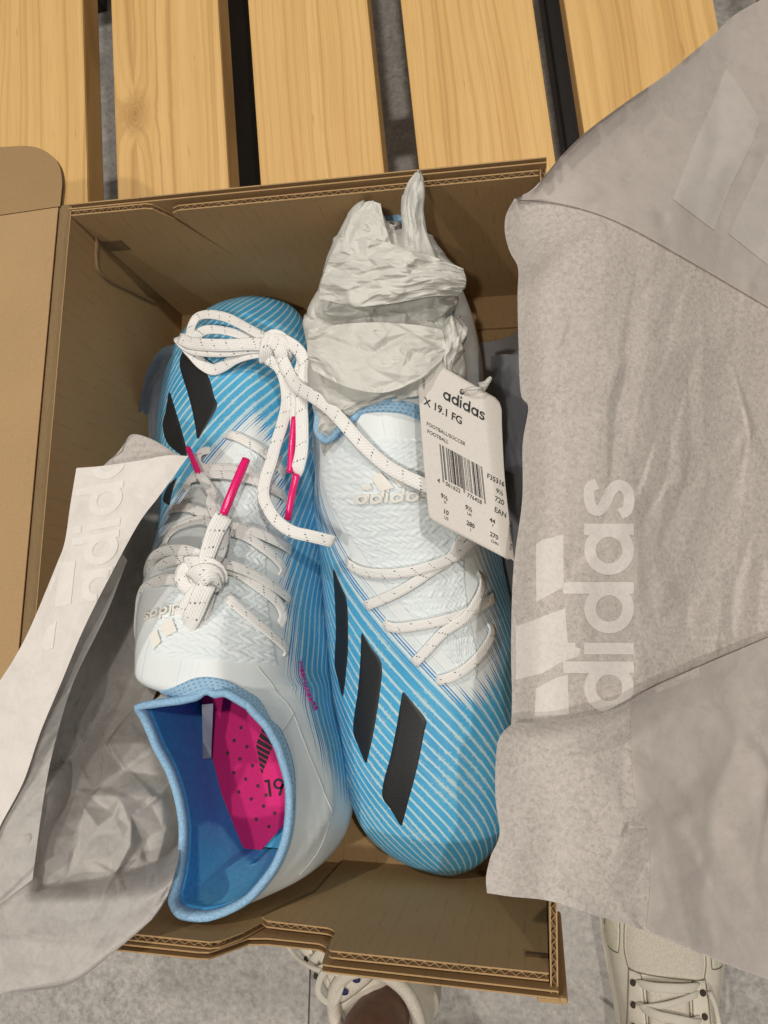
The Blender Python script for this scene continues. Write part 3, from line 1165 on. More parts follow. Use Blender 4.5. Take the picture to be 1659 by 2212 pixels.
z5 = lambda x, y: (274.3 + .2976 * x, 1042.4 + .2976 * y)
zH = lambda x, y: (246.9 + .3307 * x, 1426.4 + .3307 * y)
band([z5(95, 1555), z5(180, 1515), z5(300, 1495), z5(400, 1455), z5(480, 1420), z5(570, 1408), z5(660, 1418), z5(760, 1450), z5(860, 1508), z5(960, 1580), zH(1020, 390), zH(1085, 450), zH(1150, 600), zH(1180, 760), zH(1172, 950), zH(1132, 1130), zH(1062, 1290), zH(955, 1420)],
     [z5(90, 1612), z5(180, 1592), z5(300, 1578), z5(420, 1548), z5(500, 1515), z5(590, 1492), z5(680, 1500), z5(760, 1530), z5(850, 1580), z5(935, 1645), zH(985, 425), zH(1040, 520), zH(1085, 640), zH(1113, 770), zH(1120, 920), zH(1095, 1090), zH(1030, 1240), zH(930, 1380)], bvA, bootA['root'])
band([zT(105, 660), zT(135, 705), zT(180, 730), zT(240, 740), zT(300, 722), zT(350, 675), zT(385, 618), zT(430, 570), zT(490, 545), zT(600, 538), zT(720, 550), zT(820, 590), zT(900, 640)],
     [zT(105, 600), zT(150, 640), zT(200, 662), zT(245, 664), zT(290, 645), zT(330, 605), zT(362, 550), zT(400, 505), zT(460, 478), zT(600, 468), zT(730, 470), zT(820, 490), zT(900, 520)], bvB, bootB['root'])

# black side stripes
def stripe(left, right, bv, parent, zf):
    patch('side_stripe', [zf(*q) for q in left], [zf(*q) for q in right], bv, STRIPE, parent, 34, 12, .00045)


rb, ra = bootB['root'], bootA['root']
stripe([(640, 862), (612, 1000), (560, 1260), (497, 1530), (560, 1640), (632, 1752)], [(642, 862), (715, 945), (802, 1052), (790, 1130), (735, 1400), (634, 1752)], bvB, rb, zB)
stripe([(372, 478), (362, 620), (342, 860), (310, 1110), (350, 1230), (402, 1342)], [(374, 478), (440, 580), (510, 690), (494, 900), (455, 1140), (404, 1342)], bvB, rb, zB)
stripe([(188, 60), (196, 300), (200, 480), (193, 690), (220, 800), (250, 906)], [(190, 60), (240, 180), (280, 290), (287, 560), (272, 760), (252, 906)], bvB, rb, zB)
stripe([(420, 490), (376, 620), (440, 850), (480, 1010), (512, 1165)], [(424, 490), (590, 690), (640, 850), (656, 940), (516, 1165)], bvA, ra, zA)
stripe([(308, 815), (280, 950), (254, 1060), (292, 1195), (425, 1300)], [(312, 815), (360, 960), (400, 1085), (438, 1240), (430, 1320)], bvA, ra, zA)
stripe([(363, 1440), (300, 1500), (262, 1600), (300, 1640)], [(366, 1440), (345, 1500), (325, 1575), (312, 1640)], bvA, ra, zA)

# knitted tongue panels
patch('knit_tongue', [(530, 958), (490, 1008), (462, 1080), (436, 1160), (402, 1235), (352, 1300), (325, 1360), (318, 1420)],
      [(548, 950), (578, 1010), (586, 1080), (580, 1160), (577, 1240), (583, 1310), (592, 1370), (604, 1440)], bvA, KNIT, ra, 210, 96, -.0002, stitch(34, 11, 1.1, .0012))
patch('knit_tongue', [(760, 945), (700, 1000), (692, 1040), (722, 1110), (775, 1190), (835, 1270), (905, 1350), (975, 1430), (1000, 1475)],
      [(960, 945), (985, 1000), (1000, 1080), (1005, 1160), (1006, 1240), (1012, 1310), (1025, 1380), (1032, 1430), (1028, 1470)], bvB, KNIT, rb, 200, 110, -.0002, stitch(40, 14, 1.1, .0011))
# ---- inside of the open boot
PINK = NT('pink_insole')
_n = PINK.noise(PINK.coord(), 1600, 2)
PINK.set('Base Color', PINK.ramp(_n, [(.3, (.62, .008, .135)), (.7, (.78, .016, .20))])); PINK.set('Roughness', .8)
PINK.bump(_n, .35, .0004); PINK = PINK.m
PRINT = plain('black_print', (.010, .008, .010), .6, .3)
IZ = .040
HOLE = plain('hole_dark', (.09, .035, .055), .9)


def flat_poly(name, pts, z, mat, parent, th=.0006):
    P = [at(x, y, z) for x, y in pts]
    bm = bmesh.new()
    a = [bm.verts.new(p) for p in P]; b = [bm.verts.new(p - Vector((0, 0, th))) for p in P]
    n = len(P)
    bm.faces.new(a); bm.faces.new(b[::-1])
    for i in range(n): bm.faces.new((a[i], b[i], b[(i + 1) % n], a[(i + 1) % n]))
    bmesh.ops.triangulate(bm, faces=[f for f in bm.faces if len(f.verts) > 4])
    return bm_obj(name, bm, mat, parent)


ins = flat_poly('insole', catmull([(420, 1380), (430, 1450), (437, 1520), (444, 1610), (456, 1690), (473, 1752), (502, 1812), (525, 1848), (538, 1868), (552, 1850), (575, 1824), (610, 1785),
                                   (648, 1740), (668, 1650), (655, 1540), (600, 1420), (500, 1370)], 120, True), IZ, PINK, ra, .002)
for q in [(828, 440), (783, 524), (866, 564), (741, 605), (821, 645), (781, 734), (903, 688), (858, 775), (938, 820), (814, 860), (895, 905), (975, 952), (1048, 998), (992, 880), (928, 1038), (1010, 1085)]:
    x, y = zH(*q)
    c = at(x, y, IZ)
    bm = bmesh.new()
    bmesh.ops.create_cone(bm, cap_ends=True, segments=14, radius1=.00095, radius2=.00095, depth=.0003)
    bmesh.ops.translate(bm, verts=bm.verts, vec=c + Vector((0, 0, .0001)))
    bm_obj('vent_hole', bm, HOLE, ins)
# slanted bars and the number printed on the insole
for k in range(10):
    t0 = k / 10; t1 = t0 + .072
    l0 = (1000, 360); l1 = (925, 545); l2 = (960, 740); r0 = (1060, 470); r1 = (1030, 520)
    def L_(t): return (l0[0] + (l1[0] - l0[0]) * min(1, t * 2) + max(0, t * 2 - 1) * (l2[0] - l1[0]), l0[1] + (l2[1] - l0[1]) * t)
    def R_(t): return (1075 + (962 - 1075) * t, 450 + (750 - 450) * t)
    flat_poly('printed_bar', [zH(*L_(t0)), zH(*R_(t0)), zH(*R_(t1)), zH(*L_(t1))], IZ + .0003, PRINT, ins, .0002)


def text_mesh(body, size=1.0, bold=0.0):
    cu = bpy.data.curves.new('lettering', 'FONT')
    cu.body = body; cu.size = size; cu.resolution_u = 3; cu.offset = bold
    o = bpy.data.objects.new('lettering', cu); C.objects.link(o)
    me = bpy.data.meshes.new_from_object(o.evaluated_get(bpy.context.evaluated_depsgraph_get()))
    C.objects.unlink(o); bpy.data.objects.remove(o)
    vs = [tuple(v.co[:2]) for v in me.vertices]; fs = [tuple(p.vertices) for p in me.polygons]
    return vs, fs


def put_text(name, body, mapf, mat, parent, size=1.0, bold=0.0, align=0):
    vs, fs = text_mesh(body, 1.0, bold)
    w_ = max(v[0] for v in vs); x0 = min(v[0] for v in vs)
    sh = {0: 0, 1: (w_ + x0) / 2, 2: w_}[align]
    return mesh_obj(name, [mapf((v[0] - sh) * size, v[1] * size) for v in vs], fs, mat, parent, smooth=False)


def on_insole(ox, oy, ang):
    ca, sa = math.cos(ang), math.sin(ang)
    def f(a, b):
        return at(ox + a * ca + b * sa, oy + a * sa - b * ca, IZ + .0004)
    return f


pass
# fleece heel pads on the lining, lightened also for light reaching the heel
LIT_FLEECE = plain('light_blue_lit_fleece', (.15, .60, .90), .9, .15, .15, 420)

LIT_FLEECE = plain('light_blue_lit_fleece', (.15, .60, .90), .9, .15, .15, 420)
hf = []
for s_ in (-1, 1):
    rr = [d for d in bootA['D'][::s_] if -.150 < d[0] < -.085]
    for d in rr:
        c_ = (d[1] + d[2]) / 2; hf.append(Vector((c_ + s_ * max(.003, (d[2] - d[1]) / 2 - .006), d[0], .0376)))
mesh_obj('heel_floor', hf, [tuple(range(len(hf)))], LIT_FLEECE, ra, smooth=False)
# little white care label standing inside
lab = [at(*zH(572, 290), .075), at(*zH(646, 282), .075), at(*zH(632, 640), .060), at(*zH(580, 642), .060)]
bm = bmesh.new(); vs = [bm.verts.new(p) for p in lab]; bm.faces.new(vs)
bmesh.ops.solidify(bm, geom=bm.faces[:], thickness=.0003)
bm_obj('care_label', bm, plain('label_white', (.45, .47, .55), .6), ra)

# ---- lettering and bars on the knitted tongues
NUMBER_AT = on_insole(*zH(1000, 893), R(-7))


def ring_strip(cx, cy, ro, ri, a0, a1, n=28):
    vs, fs = [], []
    for k in range(n + 1):
        a = R(a0 + (a1 - a0) * k / n)
        for m in range(3):
            r = ri + (ro - ri) * m / 2
            vs.append((cx + r * math.cos(a), cy + r * math.sin(a)))
    for k in range(n):
        for m in range(2):
            i = k * 3 + m
            fs.append((i, i + 3, i + 4, i + 1))
    return vs, fs


def rect_strip(x0, y0, x1, y1, n=6):
    vs, fs = [], []
    for k in range(n + 1):
        y = y0 + (y1 - y0) * k / n
        vs += [(x0, y), ((x0 + x1) / 2, y), (x1, y)]
    for k in range(n):
        for m in range(2):
            i = k * 3 + m
            fs.append((i, i + 1, i + 4, i + 3))
    return vs, fs


def merge(parts):
    V, F = [], []
    for v, f in parts:
        k = len(V); V += v; F += [tuple(i + k for i in q) for q in f]
    return V, F


def letter(ch):
    """round lower-case sans letters: x-height 1, ascender 1.42; returns (verts, faces, advance)"""
    st = .235
    if ch in 'ad':
        top = 1.0 if ch == 'a' else 1.42
        return (*merge([ring_strip(.5, .5, .5, .5 - st, 0, 360), rect_strip(1.0 - st + .03, 0, 1.03, top, 10)]), 1.17)
    if ch == 'i':
        return (*merge([rect_strip(0, 0, st, 1.0), rect_strip(0, 1.17, st, 1.42, 2)]), .42)
    if ch == 's':
        cl = catmull([(.66, .74), (.58, .88), (.38, .90), (.17, .84), (.13, .69), (.28, .57), (.50, .47), (.63, .32), (.55, .15), (.35, .10), (.14, .14), (.05, .28)], 44)
        vs, fs = [], []
        for k in range(len(cl)):
            t = cl[min(k + 1, len(cl) - 1)] - cl[max(k - 1, 0)]
            nx, ny = -t[1], t[0]; l = math.hypot(nx, ny); nx /= l; ny /= l
            for m in (-1, 0, 1): vs.append((cl[k][0] + nx * m * st * .47, cl[k][1] + ny * m * st * .47))
        for k in range(len(cl) - 1):
            for m in range(2):
                i = k * 3 + m; fs.append((i, i + 3, i + 4, i + 1))
        return vs, fs, .78


def digits_19():
    one = ([(.10, 0), (.24, 0), (.24, 1.0), (.10, 1.0), (.10, .86), (-.06, .86), (-.06, 1.0)], [(0, 1, 2, 3), (4, 3, 6, 5)])
    nine = merge([ring_strip(.74, .68, .32, .185, 0, 360), ([(.62, 0), (.79, 0), (1.055, .62), (.93, .68)], [(0, 1, 2, 3)])])
    return merge([one, nine])


def wordmark(txt='adidas'):
    x = 0; parts = []
    for ch in txt:
        v, f, adv = letter(ch)
        parts.append(([(a + x, b) for a, b in v], f)); x += adv
    V, F = merge(parts)
    return V, F, x - .1


def bars():
    """three slanted bars of growing height above the word, width about 5.4"""
    out = []
    for k, (x, h) in enumerate(((0.55, .62), (1.75, 1.28), (2.95, 1.95))):
        wd, sl = 1.0, .58
        vs, fs = [], []
        n = 8
        for r in range(n + 1):
            t = r / n
            # parallelogram leaning left, cut flat at the bottom line
            for m in range(5):
                u = m / 4
                xb = x + wd * u; yb = 0
                xt = x + wd * u - h * sl; yt = h - u * .62 * min(1, h)
                vs.append((xb + (xt - xb) * t, yb + (yt - yb) * t))
        for r in range(n):
            for m in range(4):
                i = r * 5 + m
                fs.append((i, i + 1, i + 6, i + 5))
        out.append((vs, fs))
    return merge(out)


def lay(name, V, F, f2p, bv, mat, parent, off=.0018):
    pts = []
    for a, b in V:
        h = hit(*f2p(a, b), bv)
        pts.append(None if h is None else h[0] + h[1] * off)
    idx = {}; vs = []
    for i, p in enumerate(pts):
        if p is not None: idx[i] = len(vs); vs.append(p)
    fs = [tuple(idx[i] for i in f) for f in F if all(i in idx for i in f)]
    fs = [f for f in fs if max((vs[f[a]] - vs[f[a - 1]]).length for a in range(len(f))) < .008]
    o = mesh_obj(name, vs, fs, mat, parent, smooth=False)
    m = o.modifiers.new('thick', 'SOLIDIFY'); m.thickness = .0007; m.offset = -1
    return o


V, F = digits_19()
mesh_obj('printed_number', [NUMBER_AT(a * 37, b * 37) for a, b in V], F, PRINT, ins, smooth=False)
bvBk = bvh_of(bootB['upper'])
V, F, wdt = wordmark()
fw = lambda a, b: (zT(430, 1130)[0] + a * 25.5 + b * 3, zT(430, 1130)[1] - a * 1.2 - b * 20)
lay('tongue_word', V, F, fw, bvBk, LOGO, rb)
# the same print upside down on the other tongue
fw = lambda a, b: (zK(471, 868)[0] - a * 17 - b * 2, zK(471, 868)[1] + a * 4.4 + b * 15)
lay('tongue_word', V, F, fw, bvA, LOGO, ra)
# small pink word printed low on the side
V3, F3 = text_mesh('SPEEDMESH', 1.0)
PK = plain('pink_print', (.42, .06, .28), .6)
fs_ = lambda a, b: (698 - a * 11.0, 1567 - a * 18.0 + b * 2 + abs(b) * 0)
path = np.array([zK(1360, 1660), zK(1310, 1580), zK(1275, 1480), zK(1250, 1380), zK(1240, 1300)])
def fsp(a, b):
    mx = max(v[0] for v in V3)
    pp = resample(path, 40); t = a / mx * 39; i = min(38, int(t)); u = t - i
    q = pp[i] * (1 - u) + pp[i + 1] * u; d = pp[i + 1] - pp[i]; d = d / np.hypot(*d)
    return q[0] + d[1] * -b * 11, q[1] - d[0] * -b * 11
lay('side_word', V3, F3, fsp, bvA, PK, ra, .0004)

# stitched seams on the white heel side
SEAMW = plain('seam_shadow', (.52, .55, .55), .7)
for pts in ([(935, 40), (1050, 190), (1140, 300), (1172, 360), (1250, 560), (1340, 780), (1420, 1010)], [(1176, 345), (1135, 410), (1092, 470)], [(1420, 1010), (1330, 1250), (1210, 1400), (1060, 1520)]):
    P = [hit(*zH(*p), bvA, .0001) for p in pts]
    P = [p[0] for p in P if p]
    if len(P) > 2: tube_pts = smooth_path(P, 60)
    Q = []
    for p in tube_pts:
        h = bvA.find_nearest(Vector(p)); n_ = h[1] if h[1].dot(CAM_LOC - h[0]) > 0 else -h[1]
        Q.append(h[0] + n_ * .00005)
    seam_paths = globals().setdefault('SEAMS', []); seam_paths.append(Q)
# ------------------------------------------------------------------ laces
def lace_mat():
    t = NT('white_lace')
    uv = t.coord('UV')
    sx = t.new('ShaderNodeSeparateXYZ'); t.link(uv, sx.inputs[0])
    u, v = sx.outputs[0], sx.outputs[1]                      # u in mm along, v 0..1 across
    # woven rows
    a = t.math('PINGPONG', t.math('ADD', t.math('MULTIPLY', v, 7.0), 0.0), .5)
    b = t.math('PINGPONG', t.math('ADD', t.math('MULTIPLY', u, .55), t.math('MULTIPLY', t.math('FLOOR', t.math('MULTIPLY', v, 14.0)), .25)), .5)
    h = t.math('ADD', a, t.math('MULTIPLY', b, .8))
    # dashes of metallic thread, in slanting groups of four every 9 mm
    g = t.math('SUBTRACT', u, t.math('MULTIPLY', v, 3.6))
    gi = t.math('FRACT', t.math('DIVIDE', g, 8.5))
    on = t.math('LESS_THAN', t.math('ABSOLUTE', t.math('SUBTRACT', gi, .5)), .060)
    vv = t.math('FRACT', t.math('MULTIPLY', t.math('SUBTRACT', v, .12), 4.6))
    on2 = t.math('LESS_THAN', t.math('ABSOLUTE', t.math('SUBTRACT', vv, .5)), .20)
    inr = t.math('LESS_THAN', t.math('ABSOLUTE', t.math('SUBTRACT', v, .5)), .42)
    m = t.math('MULTIPLY', t.math('MULTIPLY', on, on2), inr)
    nz = t.noise(t.coord(), 500, 1)
    met = t.ramp(nz, [(.42, (.10, .10, .10)), (.58, (.85, .85, .84))])
    base = t.ramp(h, [(.1, (.72, .71, .695)), (.6, (.88, .875, .86))])
    t.set('Base Color', t.mix(m, base, met))
    t.set('Roughness', t.math('SUBTRACT', .75, t.math('MULTIPLY', m, .5)))
    t.b.inputs['Specular IOR Level'].default_value = .25
    t.bump(h, .45, .0006)
    return t.m


LACE = lace_mat()
AGLET = plain('pink_aglet', (.80, .010, .17), .22, .55)
_ulast = [0.0]


def ribbon(name, pts, nrm, width, th, parent, mat=None, tw=None):
    """flat woven lace along pts with face normals nrm"""
    n = len(pts)
    pts = [Vector(p) for p in pts]
    V, UV, F = [], [], []
    prof = [(-.5, 0), (-.44, .42), (-.2, .5), (0, .46), (.2, .5), (.44, .42), (.5, 0), (.44, -.42), (0, -.5), (-.44, -.42)]
    u = _ulast[0] = _ulast[0] + 3.3
    for i in range(n):
        t = (pts[min(i + 1, n - 1)] - pts[max(i - 1, 0)]).normalized()
        nn = Vector(nrm[i]); nn = (nn - t * nn.dot(t)).normalized()
        s = t.cross(nn)
        if i: u += (pts[i] - pts[i - 1]).length * 1000
        w_ = width[i] if hasattr(width, '__len__') else width
        for a, b in prof:
            V.append(pts[i] + s * (a * w_) + nn * (b * th)); UV.append((u, a + .5))
    m = len(prof)
    for i in range(n - 1):
        for j in range(m):
            F.append((i * m + j, i * m + (j + 1) % m, (i + 1) * m + (j + 1) % m, (i + 1) * m + j))
    F.append(tuple(range(m))[::-1]); F.append(tuple(range((n - 1) * m, n * m)))
    return mesh_obj(name, V, F, mat or LACE, parent, uvs=UV)


def lace(pts, bv, parent, width=.0051, th=.0012, n=None, z=None, name='lace', fix=None, roll=None):
    """pts: traced picture points (x, y, height above the boot); the ends dive into the eyelets"""
    P = catmull([(q[0], q[1], q[2]) for q in pts], 24 * (len(pts) - 1) + 1)
    W, N = [], []
    for x, y, o in P:
        h = hit(x, y, bv)
        if h is None:
            h = (W[-1] if W else at(x, y, .06), N[-1] if N else Vector((0, 0, 1)))
            W.append(at(x, y, h[0].z)); N.append(h[1])
        else:
            W.append(h[0] + h[1] * (o + .0006) + ray(x, y) * -0.0); N.append(h[1])
    # smooth heights so that ribbons bridge over hollows
    A = np.array([list(p) for p in W]); B = np.array([list(p) for p in N])
    for _ in range(60):
        B[1:-1] = (B[:-2] + 2 * B[1:-1] + B[2:]) / 4
    for _ in range(9):
        A[1:-1] = (A[:-2] + 2 * A[1:-1] + A[2:]) / 4
        B[1:-1] = (B[:-2] + 2 * B[1:-1] + B[2:]) / 4
    L = np.linalg.norm(np.diff(A, axis=0), axis=1).sum()
    k = max(12, int(L / .0018))
    A = resample(A, k)
    Bn = np.stack([np.interp(np.linspace(0, 1, k), np.linspace(0, 1, len(B)), B[:, q]) for q in range(3)], 1)
    if roll is not None:
        cv = CAM_LOC
        Bn = np.array([list((Vector(b) * (1 - roll) + (cv - Vector(a)).normalized() * roll)) for a, b in zip(A, Bn)])
    return ribbon(name, A, Bn, width, th, parent)


def free_lace(pts, parent, width=.0053, th=.0014, normals=None, name='lace', step=.0018):
    """pts: (picture x, picture y, height z, facing) ; facing 1 shows the flat side to the viewer, 0 stands on edge"""
    P = catmull(pts, 30 * (len(pts) - 1) + 1)
    W = np.array([list(at(p[0], p[1], p[2])) for p in P])
    L = np.linalg.norm(np.diff(W, axis=0), axis=1).sum()
    k = max(12, int(L / step))
    f = np.interp(np.linspace(0, 1, k), np.linspace(0, 1, len(P)), P[:, 3])
    W = resample(W, k)
    N = []
    for i in range(k):
        t = Vector(W[min(i + 1, k - 1)] - W[max(i - 1, 0)]).normalized()
        v = (CAM_LOC - Vector(W[i])).normalized(); v = (v - t * v.dot(t)).normalized()
        s = t.cross(v)
        a = (1 - f[i]) * math.pi / 2
        N.append(list(v * math.cos(a) + s * math.sin(a)))
    return ribbon(name, W, N, width, th, parent)


def tube(name, pts, rad, parent, mat, seg=10, caps=True):
    pts = [Vector(p) for p in pts]
    n = len(pts); V, F = [], []
    ref = Vector((0.1, .2, 1)).normalized()
    for i in range(n):
        t = (pts[min(i + 1, n - 1)] - pts[max(i - 1, 0)]).normalized()
        a = t.cross(ref).normalized(); b = t.cross(a)
        r = rad[i] if hasattr(rad, '__len__') else rad
        for k in range(seg):
            c = 2 * math.pi * k / seg
            V.append(pts[i] + a * (r * math.cos(c)) + b * (r * math.sin(c)))
    for i in range(n - 1):
        for k in range(seg):
            F.append((i * seg + k, i * seg + (k + 1) % seg, (i + 1) * seg + (k + 1) % seg, (i + 1) * seg + k))
    F.append(tuple(range(seg))[::-1]); F.append(tuple(range((n - 1) * seg, n * seg)))
    return mesh_obj(name, V, F, mat, parent)


bpy.context.view_layer.update()
knA = [o for o in ra.children if o.name.startswith('knit')]
knB = [o for o in rb.children if o.name.startswith('knit')]
bvA2 = bvh_of(bootA['upper']); bvB2 = bvh_of(bootB['upper'])
E_ = -.0022
k3 = lambda x, y, o: (*zK(x, y), o)
a3 = lambda x, y, o: (*zA(x, y), o)
b3 = lambda x, y, o: (*zB(x, y), o)
t3 = lambda x, y, o: (*zT(x, y), o)
# cross lacing of the open boot
lace([a3(712, 1118, E_), a3(760, 1140, .0012), (*zA(830, 1165), .0016), a3(905, 1215, .002), a3(1000, 1290, .002), a3(1095, 1380, .0016), a3(1160, 1440, E_)], bvA2, ra)
lace([a3(615, 1232, E_), a3(560, 1262, .0012), a3(530, 1320, .0016), a3(560, 1380, .0018), a3(690, 1393, .0022), a3(860, 1405, .0022), a3(930, 1470, .0022), a3(1000, 1540, .0016)], bvA2, ra)
lace([a3(425, 1548, E_), a3(470, 1475, .0012), a3(590, 1442, .002), a3(720, 1442, .003), a3(900, 1480, .003), a3(1080, 1555, .0018), a3(1180, 1590, E_)], bvA2, ra)
lace([k3(303, 215, E_), k3(345, 208, .0014), k3(460, 200, .002), k3(580, 248, .003), k3(660, 290, .003), k3(760, 335, .003), k3(900, 372, .003), k3(1060, 432, .002), k3(1172, 488, .0008), k3(1185, 500, E_)], bvA2, ra)
lace([k3(262, 475, E_), k3(300, 425, .0014), k3(360, 365, .002), k3(460, 322, .003), k3(590, 305, .004), k3(700, 350, .003), k3(830, 400, .003), k3(940, 470, .003), k3(1050, 550, .002), k3(1115, 630, .0012), k3(1118, 695, E_)], bvA2, ra)
fk = lambda pts, w_=.0054: free_lace([(*zK(a, b), c, d) for a, b, c, d in pts], ra, w_)
fk([(172, 760, .078, .6), (158, 700, .086, .6), (160, 620, .095, .7), (205, 535, .102, .8), (300, 492, .107, .9), (430, 492, .110, 1), (540, 530, .111, .9)])
fk([(200, 1010, .070, .5), (183, 940, .076, .5), (180, 840, .083, .6), (188, 730, .092, .7), (228, 625, .100, .8), (320, 568, .105, .9), (440, 550, .109, 1), (560, 570, .110, 1)], .0050)
fk([(135, 1250, .066, .5), (100, 1180, .072, .6), (85, 1060, .080, .7), (95, 930, .088, .8), (112, 820, .095, .9), (150, 755, .101, .9), (260, 706, .106, 1), (400, 708, .111, 1), (480, 715, .112, 1)])
lace([k3(640, 590, .006), k3(720, 618, .005), k3(830, 655, .004), k3(950, 710, .003), k3(1070, 785, .002), k3(1160, 850, .001), k3(1165, 890, E_)], bvA2, ra)
lace([k3(700, 625, .003), k3(830, 690, .002), k3(960, 785, .002), k3(1060, 870, .002), k3(1115, 970, .0012), k3(1115, 1065, E_)], bvA2, ra, roll=.35)
lace([k3(720, 830, .0004), k3(760, 880, .0012), k3(850, 965, .002), k3(950, 1050, .002), k3(1060, 1140, .0016), k3(1140, 1215, .001), k3(1155, 1275, E_)], bvA2, ra)

# knot, loop and ends of the open boot
def knot(name, cx, cy, z, sx, sy, parent, lobes, w_=.0064):
    """a tied knot: several short ribbon wraps round a common centre; lobes = (angle, radius a, radius b, dz, start, end)"""
    obs = []
    for ang, ra_, rb_, dz, s0, s1 in lobes:
        pts, nr = [], []
        c0 = at(cx, cy, z)
        for k in range(30):
            t = R(s0 + (s1 - s0) * k / 29)
            x = math.cos(t) * ra_; y = math.sin(t) * rb_
            ca, sa = math.cos(R(ang)), math.sin(R(ang))
            p = c0 + Vector((x * ca - y * sa, x * sa + y * ca, dz * math.cos(2 * t)))
            pts.append(p)
            out = Vector((math.cos(t) * ca / max(.2, ra_ * 100) - math.sin(t) * sa, math.cos(t) * sa + math.sin(t) * ca, 1.3))
            nr.append(out.normalized())
        obs.append(ribbon(name, pts, nr, w_, .0022, parent))
    return obs


kz = .1155
knx, kny = zK(540, 690)
wr = lambda pts, w_=.0070, th=.0022: free_lace([(*zK(a, b), c, d) for a, b, c, d in pts], ra, w_, th, name='lace_knot')
# turns of the knot
wr([(470, 640, kz - .004, .6), (420, 620, kz - .002, .8), (395, 680, kz - .003, .8), (420, 750, kz - .003, .7), (470, 790, kz - .004, .6)], .0066)
wr([(430, 590, kz - .003, .8), (500, 590, kz + .001, .9), (600, 600, kz + .002, .9), (670, 650, kz - .001, .8), (685, 710, kz - .004, .6)], .0075)
wr([(475, 690, kz - .001, .9), (510, 655, kz + .003, 1), (580, 640, kz + .0045, 1), (640, 665, kz + .002, .9), (660, 720, kz - .002, .7)], .0070)
wr([(500, 720, kz, .9), (560, 690, kz + .0045, 1), (620, 700, kz + .003, .9), (640, 760, kz - .003, .7)], .0070)
wr([(450, 740, kz - .005, .7), (540, 770, kz - .001, .9), (640, 750, kz - .002, .8), (690, 690, kz - .006, .6)], .0062)
# the bulb: loop hanging towards the collar
wr([(585, 735, kz + .002, .9), (545, 810, kz + .0035, 1), (510, 900, kz + .002, .95), (470, 985, kz, .9), (425, 1045, kz - .004, .8), (385, 1040, kz - .008, .7)], .0088, .0018)
wr([(560, 740, kz - .002, .9), (480, 830, kz - .002, .9), (420, 920, kz - .004, .85), (375, 1000, kz - .007, .8), (410, 1055, kz - .006, .8), (480, 1072, kz - .004, .7), (520, 1030, kz - .004, .8), (555, 930, kz - .003, .8), (590, 800, kz - .003, .9)], .0074, .0018)
# the two ends with aglets
free_lace([(*zK(585, 640), kz - .001, .9), (*zK(575, 560), kz + .002, 1), (*zK(610, 450), kz + .001, 1), (*zK(650, 340), kz - .001, 1), (*zK(705, 240), kz - .003, 1)], ra, [.0060 + .0030 * math.sin(math.pi * min(1, k / 30)) for k in range(200)], .0022)
free_lace([(*zK(640, 590), kz - .003, .9), (*zK(690, 500), kz - .004, .7), (*zK(715, 380), kz - .005, .5), (*zK(712, 245), kz - .004, .4)], ra, .0042, .0016)
free_lace([(*zK(600, 600), kz - .006, .8), (*zK(655, 480), kz - .007, .8), (*zK(665, 300), kz - .0085, .9), (*zK(610, 150), kz - .012, .9), (430.5 + 28, 1023 + 42, kz - .018, .9), (430.5, 1023, kz - .026, .8)], ra, .0050, .0016)
tube('aglet', smooth_path([at(482, 1112, kz - .003), at(505, 1055, kz - .005), at(532, 992, kz - .009)], 14), [.0019, .0021] + [.0022] * 10 + [.0021, .0020], ra, AGLET)
tube('aglet', smooth_path([at(432, 1028, kz - .026), at(418, 995, kz - .030), at(406, 967, kz - .036)], 14), [.0015] * 12 + [.0014, .0012], ra, AGLET)

# laces of the tagged boot: lower crossings
lace([b3(262, 5, E_), b3(300, 28, .001), b3(400, 72, .002), b3(560, 82, .003), (*zB(720, 62), .0035), b3(850, 25, .004), b3(950, -20, .004), (1003, 1175, .003), (1040, 1150, .002)], bvB2, rb)
lace([b3(398, 305, E_), b3(420, 298, .001), b3(560, 238, .002), b3(700, 160, .0025), b3(820, 70, .0026), b3(920, 0, .003), (985, 1165, .003), (1010, 1140, .003)], bvB2, rb)
lace([b3(512, 402, E_), b3(545, 428, .001), b3(620, 440, .002), b3(740, 420, .003), b3(880, 393, .0035), b3(1000, 358, .004), b3(1110, 310, .003), b3(1215, 262, .001), b3(1232, 255, E_)], bvB2, rb)
lace([b3(706, 690, E_), b3(730, 668, .001), b3(810, 580, .002), b3(910, 460, .003), b3(1010, 370, .006), b3(1090, 250, .005), b3(1135, 150, .002), b3(1150, 75, E_)], bvB2, rb)
lace([b3(852, 782, E_), b3(885, 785, .001), b3(960, 758, .002), b3(1060, 690, .0025), b3(1150, 590, .002), b3(1210, 480, .001), b3(1213, 400, E_)], bvB2, rb)
# long run from the bundle to the throat of the tagged boot
bvAB = bvh_of(bootA['upper'], bootB['upper'], *knB)
free_lace([(*zA(1120, 560), .088, .9), (*zA(1180, 690), .090, .9), (*zA(1240, 780), .096, .9), (*zA(1350, 850), .104, 1), (*zA(1460, 930), .110, 1),
           (*zA(1560, 1030), .115, 1), (*zT(450, 735), .1155, 1), (*zT(600, 872), .113, 1), (*zT(720, 945), .111, 1), (*zT(850, 1005), .109, 1), (*zT(960, 1050), .107, 1)], rb, .0064)

